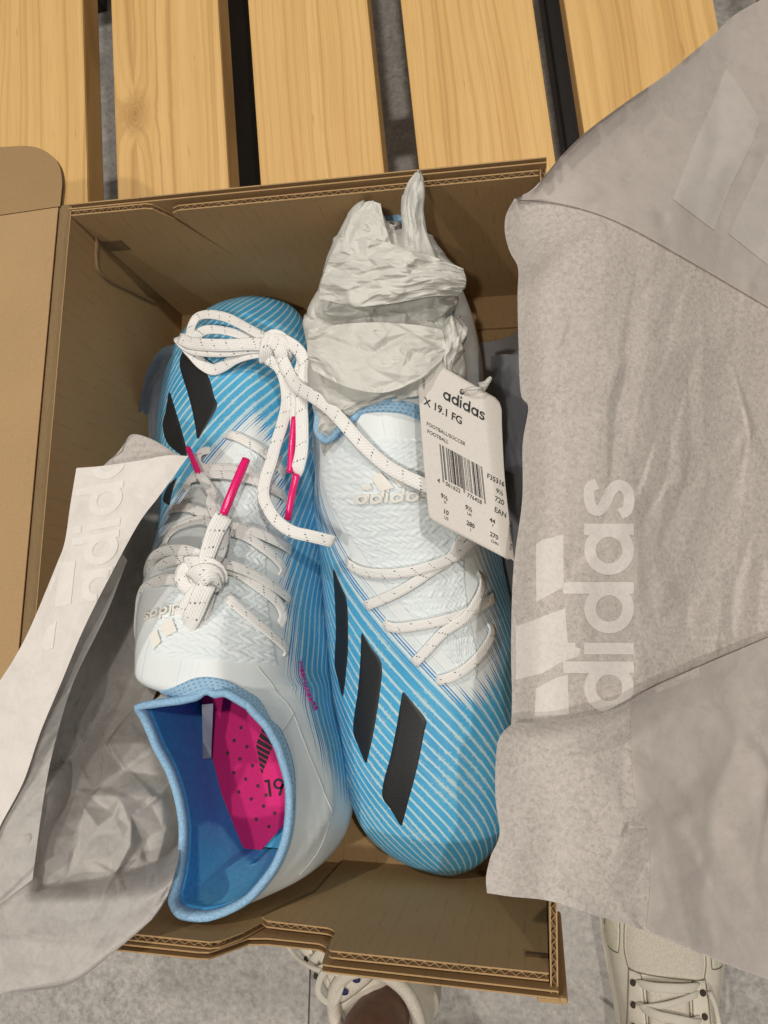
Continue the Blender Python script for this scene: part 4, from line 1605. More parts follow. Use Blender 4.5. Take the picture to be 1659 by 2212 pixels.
# bundle of spare lace lying on the toe of the other boot
f = lambda pts, w_=.0055, th=.0013, nm='lace': free_lace([(*zA(a, b), c, d) for a, b, c, d in pts], rb, w_, th, name=nm)
f([(1040, 430, .083, .8), (960, 400, .080, .7), (860, 345, .078, .7), (730, 280, .073, .8), (600, 255, .068, .8), (510, 275, .064, .7), (470, 340, .064, .6), (450, 420, .067, .7), (385, 425, .063, .8)])
f([(1030, 450, .080, .7), (860, 412, .076, .6), (700, 372, .074, .6), (570, 370, .071, .6), (500, 420, .068, .8), (478, 470, .066, .9)], .0056)
f([(1040, 480, .083, .9), (900, 470, .081, .9), (750, 478, .079, .9), (600, 476, .076, 1), (470, 465, .071, 1), (385, 428, .066, .9)], .0068)
f([(1040, 500, .081, .9), (900, 500, .079, .9), (760, 520, .077, .9), (620, 525, .074, .9), (500, 515, .070, .9), (420, 480, .066, .9), (372, 430, .064, .8)], .0060)
f([(1030, 520, .079, .8), (900, 540, .077, .7), (790, 575, .074, .7), (700, 630, .070, .7), (620, 655, .067, .8), (540, 610, .066, .9), (480, 545, .066, .9), (430, 490, .065, .9), (378, 420, .062, .8)], .0066)
# its knot
q = lambda pts, w_=.0068, th=.0022: free_lace([(*zA(a, b), c, d) for a, b, c, d in pts], rb, w_, th, name='lace_knot')
q([(1010, 520, .084, .8), (1010, 450, .087, .9), (1060, 405, .0885, .9), (1120, 420, .0885, .9), (1155, 470, .087, .8)], .0062)
q([(1000, 430, .085, .8), (1060, 450, .0895, 1), (1110, 500, .0905, 1), (1120, 570, .088, .9), (1095, 610, .084, .8)], .0072)
q([(1010, 600, .083, .8), (1015, 520, .088, .9), (1035, 450, .089, .9), (1080, 420, .087, .8)], .0078)
q([(1150, 600, .084, .7), (1165, 530, .088, .8), (1130, 450, .0905, .9), (1070, 425, .0890, .9)], .0060)
q([(1020, 580, .084, .9), (1080, 610, .085, .9), (1150, 600, .084, .8), (1170, 540, .083, .7)], .0060)
# hanging runs
f([(1040, 590, .085, .9), (1110, 650, .085, .9), (1150, 760, .086, 1), (1160, 900, .089, 1), (1125, 1060, .093, 1), (1080, 1200, .096, .9), (1045, 1330, .098, .9), (1005, 1450, .099, .9),
   (990, 1560, .100, .9), (1020, 1650, .101, .9), (1085, 1750, .102, .9), (1200, 1830, .102, .9), (1340, 1865, .101, .9), (1480, 1900, .097, .9), (1498, 1906, .095, .9)], .0060)
f([(1130, 450, .087, .8), (1210, 490, .088, .7), (1265, 580, .088, .8), (1240, 700, .089, .8), (1225, 850, .090, .8), (1222, 1000, .091, .9), (1225, 1200, .092, .9), (1230, 1395, .092, .9)], .0054)
f([(1140, 440, .089, .8), (1230, 500, .090, .8), (1290, 600, .091, .9), (1285, 740, .092, .9), (1268, 900, .093, .9), (1272, 1080, .094, .9), (1268, 1240, .094, .9), (1240, 1370, .094, .9), (1222, 1410, .092, .9)], .0066)
f([(1150, 640, .086, .9), (1165, 760, .087, .8), (1205, 860, .089, .6), (1212, 1010, .091, .5)], .0044)
tube('aglet', smooth_path([at(*zA(1216, 1003), .092), at(*zA(1198, 1200), .0935), at(*zA(1183, 1405), .094)], 14), [.0017] * 14, rb, AGLET)
tube('aglet', smooth_path([at(*zA(1232, 1415), .092), at(*zA(1200, 1550), .092), at(*zK(1165, 272), .090)], 14), [.0018] * 14, rb, AGLET)

for Q in SEAMS: tube('seam', Q, .00035, ra, SEAMW, 6)
# ------------------------------------------------------------------ papers and the tag
def crumple(p, f=1.0, seed=0, n=7, warp=.6):
    """sum of sharp folds in several directions, about -1..1"""
    rng = random.Random(seed)
    q = Vector(p) * f
    q = q + Vector((noise.noise(q * .7 + Vector((seed, 0, 0))), noise.noise(q * .7 + Vector((0, seed, 5))), noise.noise(q * .7 + Vector((3, 0, seed))))) * warp
    s = 0; tot = 0
    for i in range(n):
        d = Vector((rng.uniform(-1, 1), rng.uniform(-1, 1), rng.uniform(-1, 1))).normalized()
        fr = rng.uniform(.5, 1.6); ph = rng.uniform(0, 9); a = rng.uniform(.4, 1) / fr
        t = q.dot(d) * fr + ph
        t = abs((t % 2) - 1) * 2 - 1
        s += a * t; tot += a
    return s / tot


def tissue_mat(name, col, rough=.55, fib=1.0, trans=.25, clear=0.0, fibscale=260):
    t = NT(name)
    co = t.coord()
    n1 = t.noise(co, fibscale, 5, .65, .6)
    n2 = t.noise(co, fibscale * 2.6, 3, .6, 1.5)
    patchy = t.noise(co, 30, 3, .5)
    big = t.noise(co, 18, 3)
    m = t.math('ADD', t.math('MULTIPLY', n1, .65), t.math('MULTIPLY', n2, .35))
    lo = tuple(c * (1 - .42 * fib) for c in col); hi = tuple(min(1, c * (1 + .26 * fib)) for c in col)
    c = t.ramp(m, [(.38, lo), (.50, col), (.61, hi)])
    c = t.mix(t.math('MULTIPLY', t.math('SUBTRACT', patchy, .48), 4.0 * fib, clamp=True), c, t.mix(.55, c, col))
    c = t.mix(t.math('MULTIPLY', big, .25), c, tuple(min(1, x * 1.06) for x in col))
    t.set('Base Color', c)
    t.set('Roughness', rough)
    t.b.inputs['Specular IOR Level'].default_value = .25
    t.bump(m, .22 * fib, .0005)
    out = t.n['Material Output']
    tr = t.new('ShaderNodeBsdfTranslucent'); t.link(c, tr.inputs[0])
    mx = t.new('ShaderNodeMixShader'); mx.inputs[0].default_value = trans
    t.link(t.b.outputs[0], mx.inputs[1]); t.link(tr.outputs[0], mx.inputs[2])
    last = mx
    if clear:
        tp = t.new('ShaderNodeBsdfTransparent')
        tp.inputs[0].default_value = (.97, .97, .97, 1)
        mx2 = t.new('ShaderNodeMixShader')
        t.link(t.math('MULTIPLY', t.math('SUBTRACT', 1.15, m), clear), mx2.inputs[0])
        t.link(mx.outputs[0], mx2.inputs[1]); t.link(tp.outputs[0], mx2.inputs[2]); last = mx2
    t.link(last.outputs[0], out.inputs[0])
    return t.m


def coons(top, bottom, left, right, n, m):
    """picture points of a patch with four edge curves, n rows by m columns"""
    T = smooth_path(top, m) if len(top) > 2 else resample(top, m)
    B = smooth_path(bottom, m) if len(bottom) > 2 else resample(bottom, m)
    Lc = smooth_path(left, n) if len(left) > 2 else resample(left, n)
    Rc = smooth_path(right, n) if len(right) > 2 else resample(right, n)
    G = np.zeros((n, m, T.shape[1]))
    for i in range(n):
        v = i / (n - 1)
        for j in range(m):
            u = j / (m - 1)
            G[i, j] = ((1 - v) * T[j] + v * B[j] + (1 - u) * Lc[i] + u * Rc[i]
                       - ((1 - u) * (1 - v) * T[0] + u * (1 - v) * T[-1] + (1 - u) * v * B[0] + u * v * B[-1]))
    return G


def over_box(p):
    """paper that leaves the box passes over its walls"""
    left = -W2 + .006 - p.x - .06 * sm(-.12, -.06, p.y)
    ex = max(left, p.x - W2 + .006, -L2 + .012 - p.y)
    zm = .1335 * sm(-.050, -.002, ex)
    if p.z < zm and ex < .05:
        d = (CAM_LOC - p); return p + d * ((zm - p.z) / d.z)
    return p


def sheet(name, top, bottom, left, right, mat, parent, n=110, m=110, amp=.004, f=40, seed=1, ampf=None, big=1.0, size=(1, 1), lift=False, zpow=None):
    """edge points are (picture x, picture y, height); the sheet carries flat-sided creases; f facets"""
    G = coons(top, bottom, left, right, n, m)
    c0 = Facets(seed, f, 1.0, seed * .7); c1 = Facets(seed + 100, f * 5, 1.6, seed * 1.3)
    V = []
    for i in range(n):
        for j in range(m):
            x, y, z = G[i, j]
            if zpow:
                u = j / (m - 1); k = zpow(i / (n - 1))
                z = z * (1 - k) + k * (G[i, -1, 2] + (G[i, 0, 2] - G[i, -1, 2]) * (1 - u) ** 1.7)
            p = at(x, y, z)
            if lift:
                if zpow and p.x < -W2 + .0075 and p.z < .1315 and p.y > -.12 and zpow(i / (n - 1)) > 0:
                    q = onx(x, y, -W2 + .0075); k = min(1, zpow(i / (n - 1)) * 3); p = p.lerp(q, k) if q.z < .134 else at(x, y, .134)
                p = over_box(p)
            u, v = j / (m - 1) * size[0], i / (n - 1) * size[1]
            a = amp if ampf is None else amp * ampf(x, y, i / (n - 1), j / (m - 1))
            V.append(p + (CAM_LOC - p).normalized() * a * (c0(u, v) + .38 * c1(u, v) + .25 * big * crumple(p, 18, seed, 4)))
    return mesh_obj(name, V, grid_faces(n, m), mat, parent)


zR = lambda x, y: (1042.4 + .3717 * x, 877.8 + .3717 * y)
zL = lambda x, y: (.3472 * x, 877.8 + .3472 * y)
zP = lambda x, y: (1014.9 + .3882 * x, 1481.2 + .3882 * y)
zF = lambda x, y: (.4299 * x, 1591 + .4299 * y)
zG = lambda x, y: (829.5 + .5 * x, .5 * y)

T_RIGHT = tissue_mat('tissue_fibre', (.585, .54, .505), fib=.62, trans=.24, fibscale=560)
T_SMOOTH = tissue_mat('tissue_smooth', (.545, .495, .46), fib=.22, trans=.25, fibscale=90)
T_PRINT = tissue_mat('tissue_print', (.72, .68, .645), fib=.25, trans=.15, fibscale=560)
T_WHITE = tissue_mat('tissue_white', (.74, .70, .665), fib=.18, trans=.10, fibscale=120)
T_THIN = tissue_mat('tissue_thin', (.62, .595, .57), fib=.30, trans=.30, clear=.18, fibscale=110)
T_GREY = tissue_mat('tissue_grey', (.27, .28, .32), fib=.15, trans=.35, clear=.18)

# ---- right sheet: over the right wall, printed with the word and bars
sr = empty('tissue_paper', (.16, 0, .13))
tag(sr, 'large pale tissue sheet with printed lettering draped over the right side of the box', 'tissue paper', 'tissue papers lining the shoebox')
zt_ = .131


def zr(x): return .127 + .0085 * sm(1090, 1175, x) - .060 * sm(1200, 1760, x)


def Z(pts, d=0.0): return [(x, y, zr(x) + d) for x, y in pts]


topc = Z([(1112, 428), (1150, 409), (1186, 368), (1215, 334), (1272, 280), (1360, 215), (1442, 158), (1540, 76), (1590, 30), (1700, -30)])
botc = Z([(1104, 1575), (1200, 1590), (1400, 1640), (1560, 1690), (1700, 1730)])
leftc = [(1112, 428, .124), (1093, 465, .119), (1091, 505, .116), (1102, 545, .117), (1119, 580, .121)] + Z([(1118, 640), (1120, 740), (1125, 850), (1141, 880), (1129, 960), (1128, 1080), (1109, 1230), (1104, 1400), (1106, 1500), (1104, 1575)])
rightc = Z([(1700, -30), (1705, 500), (1705, 1000), (1700, 1730)])
big = sheet('sheet', topc, botc, leftc, rightc, T_RIGHT, sr, 240, 170, .0026, 45, 3,
            ampf=lambda x, y, v, u: (.25 + .9 * sm(.05, .5, u)) * sm(0, .14, v))
bpy.context.view_layer.update()
bvS = bvh_of(big)
# smooth upper fold lying over the fibrous sheet
up_l = [(1106, 437), (1150, 432), (1300, 470), (1450, 560), (1700, 690)]
G = coons(topc, Z([(1118, 432), (1210, 440), (1330, 478), (1480, 560), (1700, 690)]), Z([(1112, 428), (1118, 432)]), Z([(1700, -30), (1705, 690)]), 60, 80)
V = []
for i in range(60):
    for j in range(80):
        h = hit(G[i, j][0], G[i, j][1], bvS)
        p = h[0] if h else at(*G[i, j])
        e = min(i, 59 - i, j * 2) / 6
        V.append(p + (CAM_LOC - p).normalized() * (.0016 + .0006 * min(1, e)))
mesh_obj('folded_layer', V, grid_faces(60, 80), T_SMOOTH, sr)
# lower fold lying over the front right corner
lo_top = Z([(1107, 1562), (1160, 1560), (1250, 1550), (1330, 1530), (1400, 1490), (1500, 1445), (1700, 1360)], .007)
lo_bot = Z([(1052, 1929), (1105, 1937), (1190, 1947), (1294, 1980), (1403, 2014), (1558, 2079), (1700, 2130)], .001)
lo_left = [(1107, 1562, .136), (1082, 1588, .128), (1072, 1625, .126), (1070, 1720, .125), (1079, 1800, .126), (1060, 1850, .127), (1050, 1895, .128), (1052, 1929, .129)]
lo_right = Z([(1700, 1360), (1705, 1700), (1700, 2130)], .007)
fold = sheet('folded_corner', lo_top, lo_bot, lo_left, lo_right, T_RIGHT, sr, 170, 170, .0026, 34, 9,
             ampf=lambda x, y, v, u: (.15 + sm(.1, .5, u)) * (.3 + .7 * sm(0, .15, v)))
bpy.context.view_layer.update()
bvF = bvh_of(fold)
G = coons([(1362, 1515), (1420, 1480), (1500, 1445), (1700, 1360)], [(1340, 1995), (1403, 2013), (1558, 2078), (1700, 2129)],
          [(1362, 1515), (1365, 1640), (1372, 1720), (1400, 1800), (1405, 1900), (1395, 2012)], [(1700, 1360), (1705, 1700), (1700, 2129)], 60, 50)
V = []
for i in range(60):
    for j in range(50):
        h = hit(G[i, j][0], G[i, j][1], bvF)
        p = h[0] if h else at(G[i, j][0], G[i, j][1], zr(G[i, j][0]))
        V.append(p + (CAM_LOC - p).normalized() * (.0006 + .0010 * min(1, min(i, 59 - i, j) / 6)))
mesh_obj('folded_layer', V, grid_faces(60, 50), T_SMOOTH, sr)


def cut(name, polys, bv, mat, parent, off=.0003, step=6):
    """flat print: picture polygons laid on a sheet"""
    for poly in polys:
        xs = [p[0] for p in poly]; ys = [p[1] for p in poly]
        bm = bmesh.new()
        f0 = bm.faces.new([bm.verts.new((x, y, 0)) for x, y in poly])
        for ax in (0, 1):
            a0, a1 = (min(xs), max(xs)) if ax == 0 else (min(ys), max(ys))
            k = int((a1 - a0) / step)
            for q in range(1, k + 1):
                c = [0, 0, 0]; c[ax] = a0 + q * (a1 - a0) / (k + 1)
                nn = [0, 0, 0]; nn[ax] = 1
                bmesh.ops.bisect_plane(bm, geom=bm.verts[:] + bm.edges[:] + bm.faces[:], plane_co=c, plane_no=nn)
        bm.verts.ensure_lookup_table()
        vs = [(v.co.x, v.co.y) for v in bm.verts]; fs = [tuple(v.index for v in f.verts) for f in bm.faces]
        bm.verts.index_update()
        fs = [tuple(v.index for v in f.verts) for f in bm.faces]
        bm.free()
        pts = []
        for x, y in vs:
            h = hit(x, y, bv)
            pts.append(h[0] + (CAM_LOC - h[0]).normalized() * off if h else None)
        idx = {}; W = []
        for i, p in enumerate(pts):
            if p is not None: idx[i] = len(W); W.append(p)
        fs = [tuple(idx[i] for i in f) for f in fs if all(i in idx for i in f)]
        mesh_obj(name, W, fs, mat, parent)


def lay_letters(txt, org, ax, bx, bv, mat, parent, off=.0004, name='printed_letter', ymax=9999):
    x = 0
    for ch in txt:
        v, f, adv = letter(ch)
        pts = []
        for a, b in v:
            qy = org[1] + (a + x) * ax[1] + b * bx[1]
            h = hit(org[0] + (a + x) * ax[0] + b * bx[0], qy, bv) if qy < ymax else None
            pts.append(h[0] + (CAM_LOC - h[0]).normalized() * off if h else None)
        idx = {}; W = []
        for i, p in enumerate(pts):
            if p is not None: idx[i] = len(W); W.append(p)
        fs = [tuple(idx[i] for i in q) for q in f if all(i in idx for i in q)]
        if fs: mesh_obj(name, W, fs, mat, parent)
        x += adv


cut('tongue_bar', [[zT(452, 1035), zT(505, 1000), zT(527, 1032), zT(490, 1046)], [zT(520, 965), zT(578, 926), zT(668, 1030), zT(572, 1052)], [zT(640, 950), zT(690, 972), zT(742, 998), zT(792, 985), zT(765, 1012), zT(700, 1024)]], bvBk, LOGO, rb, .0022, 5)
cut('tongue_bar', [[zK(236, 1045), zK(325, 982), zK(362, 1078), zK(276, 1120)], [zK(166, 1106), zK(216, 1066), zK(245, 1156), zK(186, 1214)]], bvA, LOGO, ra, .0022, 5)
u_ = 110 * .98
lay_letters('adidas', (zR(880, 0)[0], zR(0, 2120)[1]), (.02, -u_), (-u_, .0), bvS, T_PRINT, sr, .0005, ymax=1556)
cut('printed_bar', [[zR(310, 800), zR(350, 775), zR(470, 745), zR(472, 1050), zR(400, 1090), zR(312, 1135)],
                    [zR(192, 1280), zR(300, 1240), zR(480, 1172), zR(498, 1400), zR(570, 1405), zR(560, 1450), zR(450, 1490), zR(350, 1550), zR(195, 1590)],
                    [zR(310, 1640), zR(420, 1580), zR(495, 1560), zR(503, 1790), zR(302, 1800)]], bvS, T_PRINT, sr)
bpy.context.view_layer.update()
bvU = bvh_of(*[o for o in sr.children if o.name.startswith('folded_layer')])
T_PS = tissue_mat('tissue_print_smooth', (.575, .53, .495), fib=.15, trans=.2, fibscale=90)
cut('printed_bar', [[zG(1478, 292), zG(1540, 380), zG(1625, 520), zG(1590, 620), zG(1500, 800), zG(1425, 995), zG(1340, 930), zG(1248, 860), zG(1340, 620), zG(1430, 420)],
                    [zG(1680, 620), zG(1700, 1180), zG(1640, 1130), zG(1490, 1010), zG(1580, 820)]], bvU, T_PS, sr, .0005)

# ---- left sheet: folded strip over the lid hinge, thinner layers falling into the box and over the front
sl = empty('tissue_paper', (-.12, 0, .13))
tag(sl, 'crumpled white tissue sheet with a folded-over corner at the left side of the box', 'tissue paper', 'tissue papers lining the shoebox')
hz = .143
thin = sheet('inner_layer', [(250, 1120, .126), (330, 1000, .118), (385, 1000, .110)], [(-80, 2165, .128), (0, 2147, .134), (146, 2127, .138), (241, 2061, .1385), (327, 1987, .1335), (360, 1943, .119)],
             [(250, 1120, .126), (180, 1260, .130), (90, 1440, .1335), (-20, 1640, .1335), (-90, 1800, .132), (-80, 2165, .128)],
             [(385, 1000, .055), (372, 1200, .045), (372, 1400, .050), (322, 1540, .070), (345, 1620, .080), (374, 1688, .085), (392, 1775, .083), (386, 1850, .082), (372, 1905, .088), (363, 1932, .102), (360, 1943, .119)], T_THIN, sl, 260, 200, .0050, 130, 21, lift=True, size=(.45, 1.15), zpow=lambda v: 1 - sm(.45, .72, v),
             ampf=lambda x, y, v, u: (.35 + .75 * sm(.35, .7, v)) * sm(0, .22, u) * (.35 + .65 * sm(0, .12, min(1 - u, 1.0 - v))))
strip = sheet('folded_strip', [(165, 1011, hz - .001), (225, 1006, hz), (300, 995, hz), (360, 984, hz - .001), (407, 985, hz - .004)], [(-80, 1590, hz - .004), (-70, 1650, hz - .003), (-50, 1780, hz - .002), (-30, 1860, hz - .002)],
              [(165, 1011, hz - .001), (152, 1090, hz), (140, 1170, hz + .001), (122, 1220, hz), (68, 1350, hz - .000), (32, 1420, hz - .000), (0, 1470, hz - .002), (-80, 1590, hz - .004)],
              [(407, 985, hz - .004), (345, 1070, hz - .001), (300, 1130, hz + .001), (240, 1240, hz + .002), (180, 1360, hz + .001), (130, 1480, hz), (88, 1580, hz - .000), (50, 1690, hz - .001), (0, 1785, hz - .001), (-30, 1860, hz - .002)],
              T_WHITE, sl, 140, 80, .0011, 40, 5, size=(.35, 1.1))
sheet('folded_tip', [(262, 975, .126), (276, 945, .124), (293, 938, .122), (330, 950, .120), (378, 978, .118)], [(205, 1025, .126), (260, 1020, .126), (300, 1012, .125), (350, 1010, .122), (400, 995, .118)],
      [(262, 975, .126), (235, 995, .126), (205, 1025, .126)], [(378, 978, .118), (390, 985, .118), (400, 995, .118)], T_RIGHT, sl, 30, 40, .0008, 8, 8)
# rolled fold between the strip and the lower sheet
sheet('rolled_fold', [(250, 1200, .130), (262, 1195, .128), (275, 1210, .125)], [(-60, 1990, .136), (-10, 1960, .138), (70, 1900, .137)],
      [(250, 1200, .132), (180, 1340, .136), (110, 1500, .138), (60, 1640, .138), (0, 1770, .138), (-60, 1990, .136)],
      [(275, 1210, .125), (228, 1330, .128), (160, 1470, .132), (120, 1600, .134), (95, 1720, .136), (70, 1900, .137)], T_THIN, sl, 120, 70, .0026, 60, 15, size=(.07, 1.4))
bpy.context.view_layer.update()
bvT = bvh_of(strip)
T_PW = tissue_mat('tissue_print_white', (.79, .76, .73), fib=.12, trans=.1)
o0 = zL(690, 1400)
lay_letters('adidas', (zL(705, 0)[0], zL(0, 1190)[1]), (6.0, -.3472 * 193), (-72, 14), bvT, T_PW, sl, .0004)
cut('printed_bar', [[zL(370, 975), zL(470, 960), zL(440, 1230), zL(340, 1250)], [zL(300, 1370), zL(350, 1340), zL(330, 1500), zL(290, 1520), zL(255, 1480)]], bvT, T_PW, sl, .0004)
bvN = bvh_of(thin)
lay_letters('das', (zF(505, 0)[0], zF(0, 250)[1]), (4, -62), (-62, -3), bvN, tissue_mat('tissue_print_dim', (.50, .475, .45), fib=.2, trans=.2), sl, .0004)

# ---- liner sheets inside the box
li = empty('tissue_paper', (.0, 0, .004))
tag(li, 'flat tissue sheet on the bottom of the box under the boots', 'tissue paper', 'tissue papers lining the shoebox')
V = []; n, m = 70, 60
for i in range(n):
    for j in range(m):
        x = -.098 + .208 * j / (m - 1); y = -.128 + .262 * i / (n - 1)
        e = sm(.080, .110, x)
        p = Vector((x, y, .0045 + .045 * e * e * (.7 + .3 * math.sin(y * 40))))
        p.z += .0022 * (1 + crumple(p, 20, 31))
        V.append(p)
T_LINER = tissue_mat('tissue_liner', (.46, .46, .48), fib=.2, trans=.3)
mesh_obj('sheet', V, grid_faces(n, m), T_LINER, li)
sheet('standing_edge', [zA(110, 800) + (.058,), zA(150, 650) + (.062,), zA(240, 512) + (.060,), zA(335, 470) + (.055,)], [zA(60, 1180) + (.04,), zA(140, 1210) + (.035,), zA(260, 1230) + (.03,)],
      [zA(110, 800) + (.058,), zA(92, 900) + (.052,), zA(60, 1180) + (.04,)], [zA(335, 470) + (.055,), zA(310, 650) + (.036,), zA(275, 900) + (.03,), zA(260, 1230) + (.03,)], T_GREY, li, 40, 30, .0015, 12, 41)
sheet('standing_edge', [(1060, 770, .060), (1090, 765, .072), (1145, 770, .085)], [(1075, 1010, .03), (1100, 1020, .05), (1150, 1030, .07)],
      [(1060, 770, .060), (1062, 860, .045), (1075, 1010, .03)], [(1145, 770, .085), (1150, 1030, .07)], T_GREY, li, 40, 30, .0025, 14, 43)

# ---- crumpled stuffing in the collar of the tagged boot
st = empty('stuffing_paper', (.045, .11, .10))
tag(st, 'crumpled ball of white stuffing paper stuck in the collar of the tagged boot', 'stuffing paper')
PW = NT('stuffing_white')
_c = PW.coord()
_n = PW.noise(_c, 55, 4)
PW.set('Base Color', PW.ramp(_n, [(.3, (.74, .735, .69)), (.7, (.82, .815, .775))])); PW.set('Roughness', .6)
PW.b.inputs['Specular IOR Level'].default_value = .2
PW.bump(PW.noise(_c, 160, 5, .65), .35, .0012)
_o = PW.n['Material Output']; _t = PW.new('ShaderNodeBsdfTranslucent'); _t.inputs[0].default_value = (.6, .6, .55, 1)
_m = PW.new('ShaderNodeMixShader'); _m.inputs[0].default_value = .26
PW.link(PW.b.outputs[0], _m.inputs[1]); PW.link(_t.outputs[0], _m.inputs[2]); PW.link(_m.outputs[0], _o.inputs[0])
PW = PW.m
def lump(name, rows, n, m, seed, a1=.006, a2=.003, a3=.0012, f1=60, power=.6, pinch=None, back=.022, rot=0.0, asp=1.0):
    """a closed crumpled lump of paper: rows are (picture y, left x, right x, edge height, crest height)"""
    A = resample(catmull(np.array(rows, float), 300), n)
    c0 = Facets(seed, f1, asp, rot); c1 = Facets(seed + 7, f1 * 4, asp * 1.3, rot + .5); c2 = Facets(seed + 13, f1 * 14, 1.2, rot + 1.1)
    V = []
    for i in range(n):
        y, xl, xr, ze, zt = A[i]
        for j in range(m):
            a = 2 * math.pi * j / m
            ca, sa = math.cos(a), math.sin(a)
            x = (xl + xr) / 2 - (xr - xl) / 2 * ca
            dz = (zt - ze) * (max(0, sa) ** power) if sa > 0 else -back * (-sa) ** .7
            u, v = (.5 - .5 * ca), i / (n - 1)
            p = at(x, y + 5 * math.sin(a * 3 + y * .02), ze + dz)
            k = .35 + .65 * max(0, sa) ** .5
            d = (CAM_LOC - p).normalized()
            h = a1 * c0(u, v) + a2 * c1(u, v) + a3 * c2(u, v)
            if pinch:
                g = math.exp(-((y - pinch) / 22) ** 2) * (.35 + .65 * abs(2 * u - 1))
                h += .0028 * g * c2(v, u) - .0012 * g
            q = p + d * (k * h)
            side = Vector((1, 0, 0)) * (.5 * a1 * c1(v, u) * k)
            V.append(q + side * (1 if abs(ca) > .6 else .4))
    F = []
    for i in range(n - 1):
        for j in range(m):
            F.append((i * m + j, i * m + (j + 1) % m, (i + 1) * m + (j + 1) % m, (i + 1) * m + j))
    F.append(tuple(range(m))); F.append(tuple(range((n - 1) * m, n * m))[::-1])
    return mesh_obj(name, V, F, PW, st)


lump('crumpled_body', [(985, 708, 748, .082, .088), (965, 692, 765, .084, .093), (930, 682, 800, .086, .101), (895, 677, 860, .087, .108), (860, 670, 965, .088, .115), (825, 666, 1002, .089, .121),
      (780, 664, 1006, .090, .125), (740, 661, 992, .091, .1245), (715, 659, 984, .092, .119), (694, 658, 978, .094, .1145), (675, 661, 975, .096, .1165)], 180, 260, 51, .0062, .0028, .0011, 34, .62, 694, rot=.4, asp=.8)
lump('crumpled_body', [(700, 664, 970, .094, .108), (684, 660, 978, .096, .116), (664, 664, 985, .097, .1215), (640, 678, 990, .099, .127), (612, 690, 1003, .101, .132), (585, 699, 1000, .102, .1345),
      (560, 706, 975, .103, .1350), (535, 716, 955, .105, .1330), (512, 730, 938, .106, .128), (495, 742, 920, .106, .120)], 180, 260, 81, .0064, .0030, .0011, 30, .62, 690, rot=-.5, asp=.7)
lump('folded_lip', [(575, 708, 850, .108, .126), (545, 715, 856, .110, .134), (510, 731, 850, .112, .137), (480, 745, 838, .113, .1375), (458, 757, 826, .114, .1365), (444, 769, 815, .115, .133), (437, 780, 806, .117, .128)], 90, 120, 71, .0032, .0014, .0006, 12, .55, None, .006)
lump('twisted_end', [(590, 838, 962, .112, .129), (555, 852, 948, .116, .137), (520, 864, 932, .122, .142), (490, 871, 920, .128, .1445), (455, 869, 915, .133, .1465), (425, 871, 918, .137, .148), (405, 876, 917, .140, .1485), (388, 885, 914, .142, .148), (373, 899, 909, .144, .1465)], 110, 90, 75, .0030, .0014, .0005, 12, .6, None, .004)
lump('inner_wad', [(545, 835, 872, .108, .124), (520, 826, 870, .108, .125), (498, 828, 868, .107, .122), (482, 838, 864, .107, .116)], 60, 70, 77, .004, .002, .001, 14, .6, None, .004)
lump('side_scrap', [(840, 945, 988, .100, .114), (800, 950, 986, .102, .118), (765, 944, 996, .104, .121), (730, 946, 1010, .106, .122), (705, 955, 1004, .106, .121), (685, 968, 990, .106, .116)], 80, 80, 79, .0042, .0022, .0008, 14, .6, None, .006)

sheet('loose_layer', [(738, 508, .130), (800, 512, .139), (870, 535, .1425), (940, 556, .139), (1001, 580, .132)], [(690, 645, .127), (770, 662, .137), (850, 655, .1395), (930, 640, .136), (990, 640, .127)],
      [(738, 508, .130), (712, 560, .130), (694, 610, .129), (690, 645, .127)], [(1001, 580, .132), (1006, 612, .131), (990, 640, .127)], PW, st, 90, 120, .0036, 60, 97, big=.4)
sheet('loose_layer', [(667, 712, .118), (740, 700, .126), (820, 696, .1275), (900, 702, .126), (955, 712, .121)], [(676, 800, .119), (750, 836, .129), (830, 848, .1305), (905, 820, .128), (950, 790, .121)],
      [(667, 712, .118), (664, 760, .119), (676, 800, .119)], [(955, 712, .121), (962, 750, .122), (950, 790, .121)], PW, st, 80, 120, .0030, 44, 98, big=.4)
sheet('loose_layer', [(782, 440, .136), (800, 434, .136), (822, 440, .134)], [(735, 540, .134), (790, 560, .139), (850, 545, .137)],
      [(782, 440, .136), (757, 475, .136), (735, 540, .134)], [(822, 440, .134), (830, 480, .137), (850, 545, .137)], PW, st, 70, 50, .0022, 22, 99, big=.3)

# ---- price tag
tg = empty('price_tag', tuple(at(1010, 990, .117)))
tag(tg, 'white cardboard price tag with black lettering and barcode hanging on the stuffed boot', 'price tag')


def tag_z(x, y):
    # the tag's plane, with its right strip bent down
    z = .1210 - (y - 768) * .0000135 - (x - 900) * .000008
    e = max(0.0, (x - (1046 + (y - 900) * .115)) / 40)
    return z - .0042 * e ** 1.3


def tg_at(x, y, off=.0): 
    p = at(x, y, tag_z(x, y)); return p + (CAM_LOC - p).normalized() * off


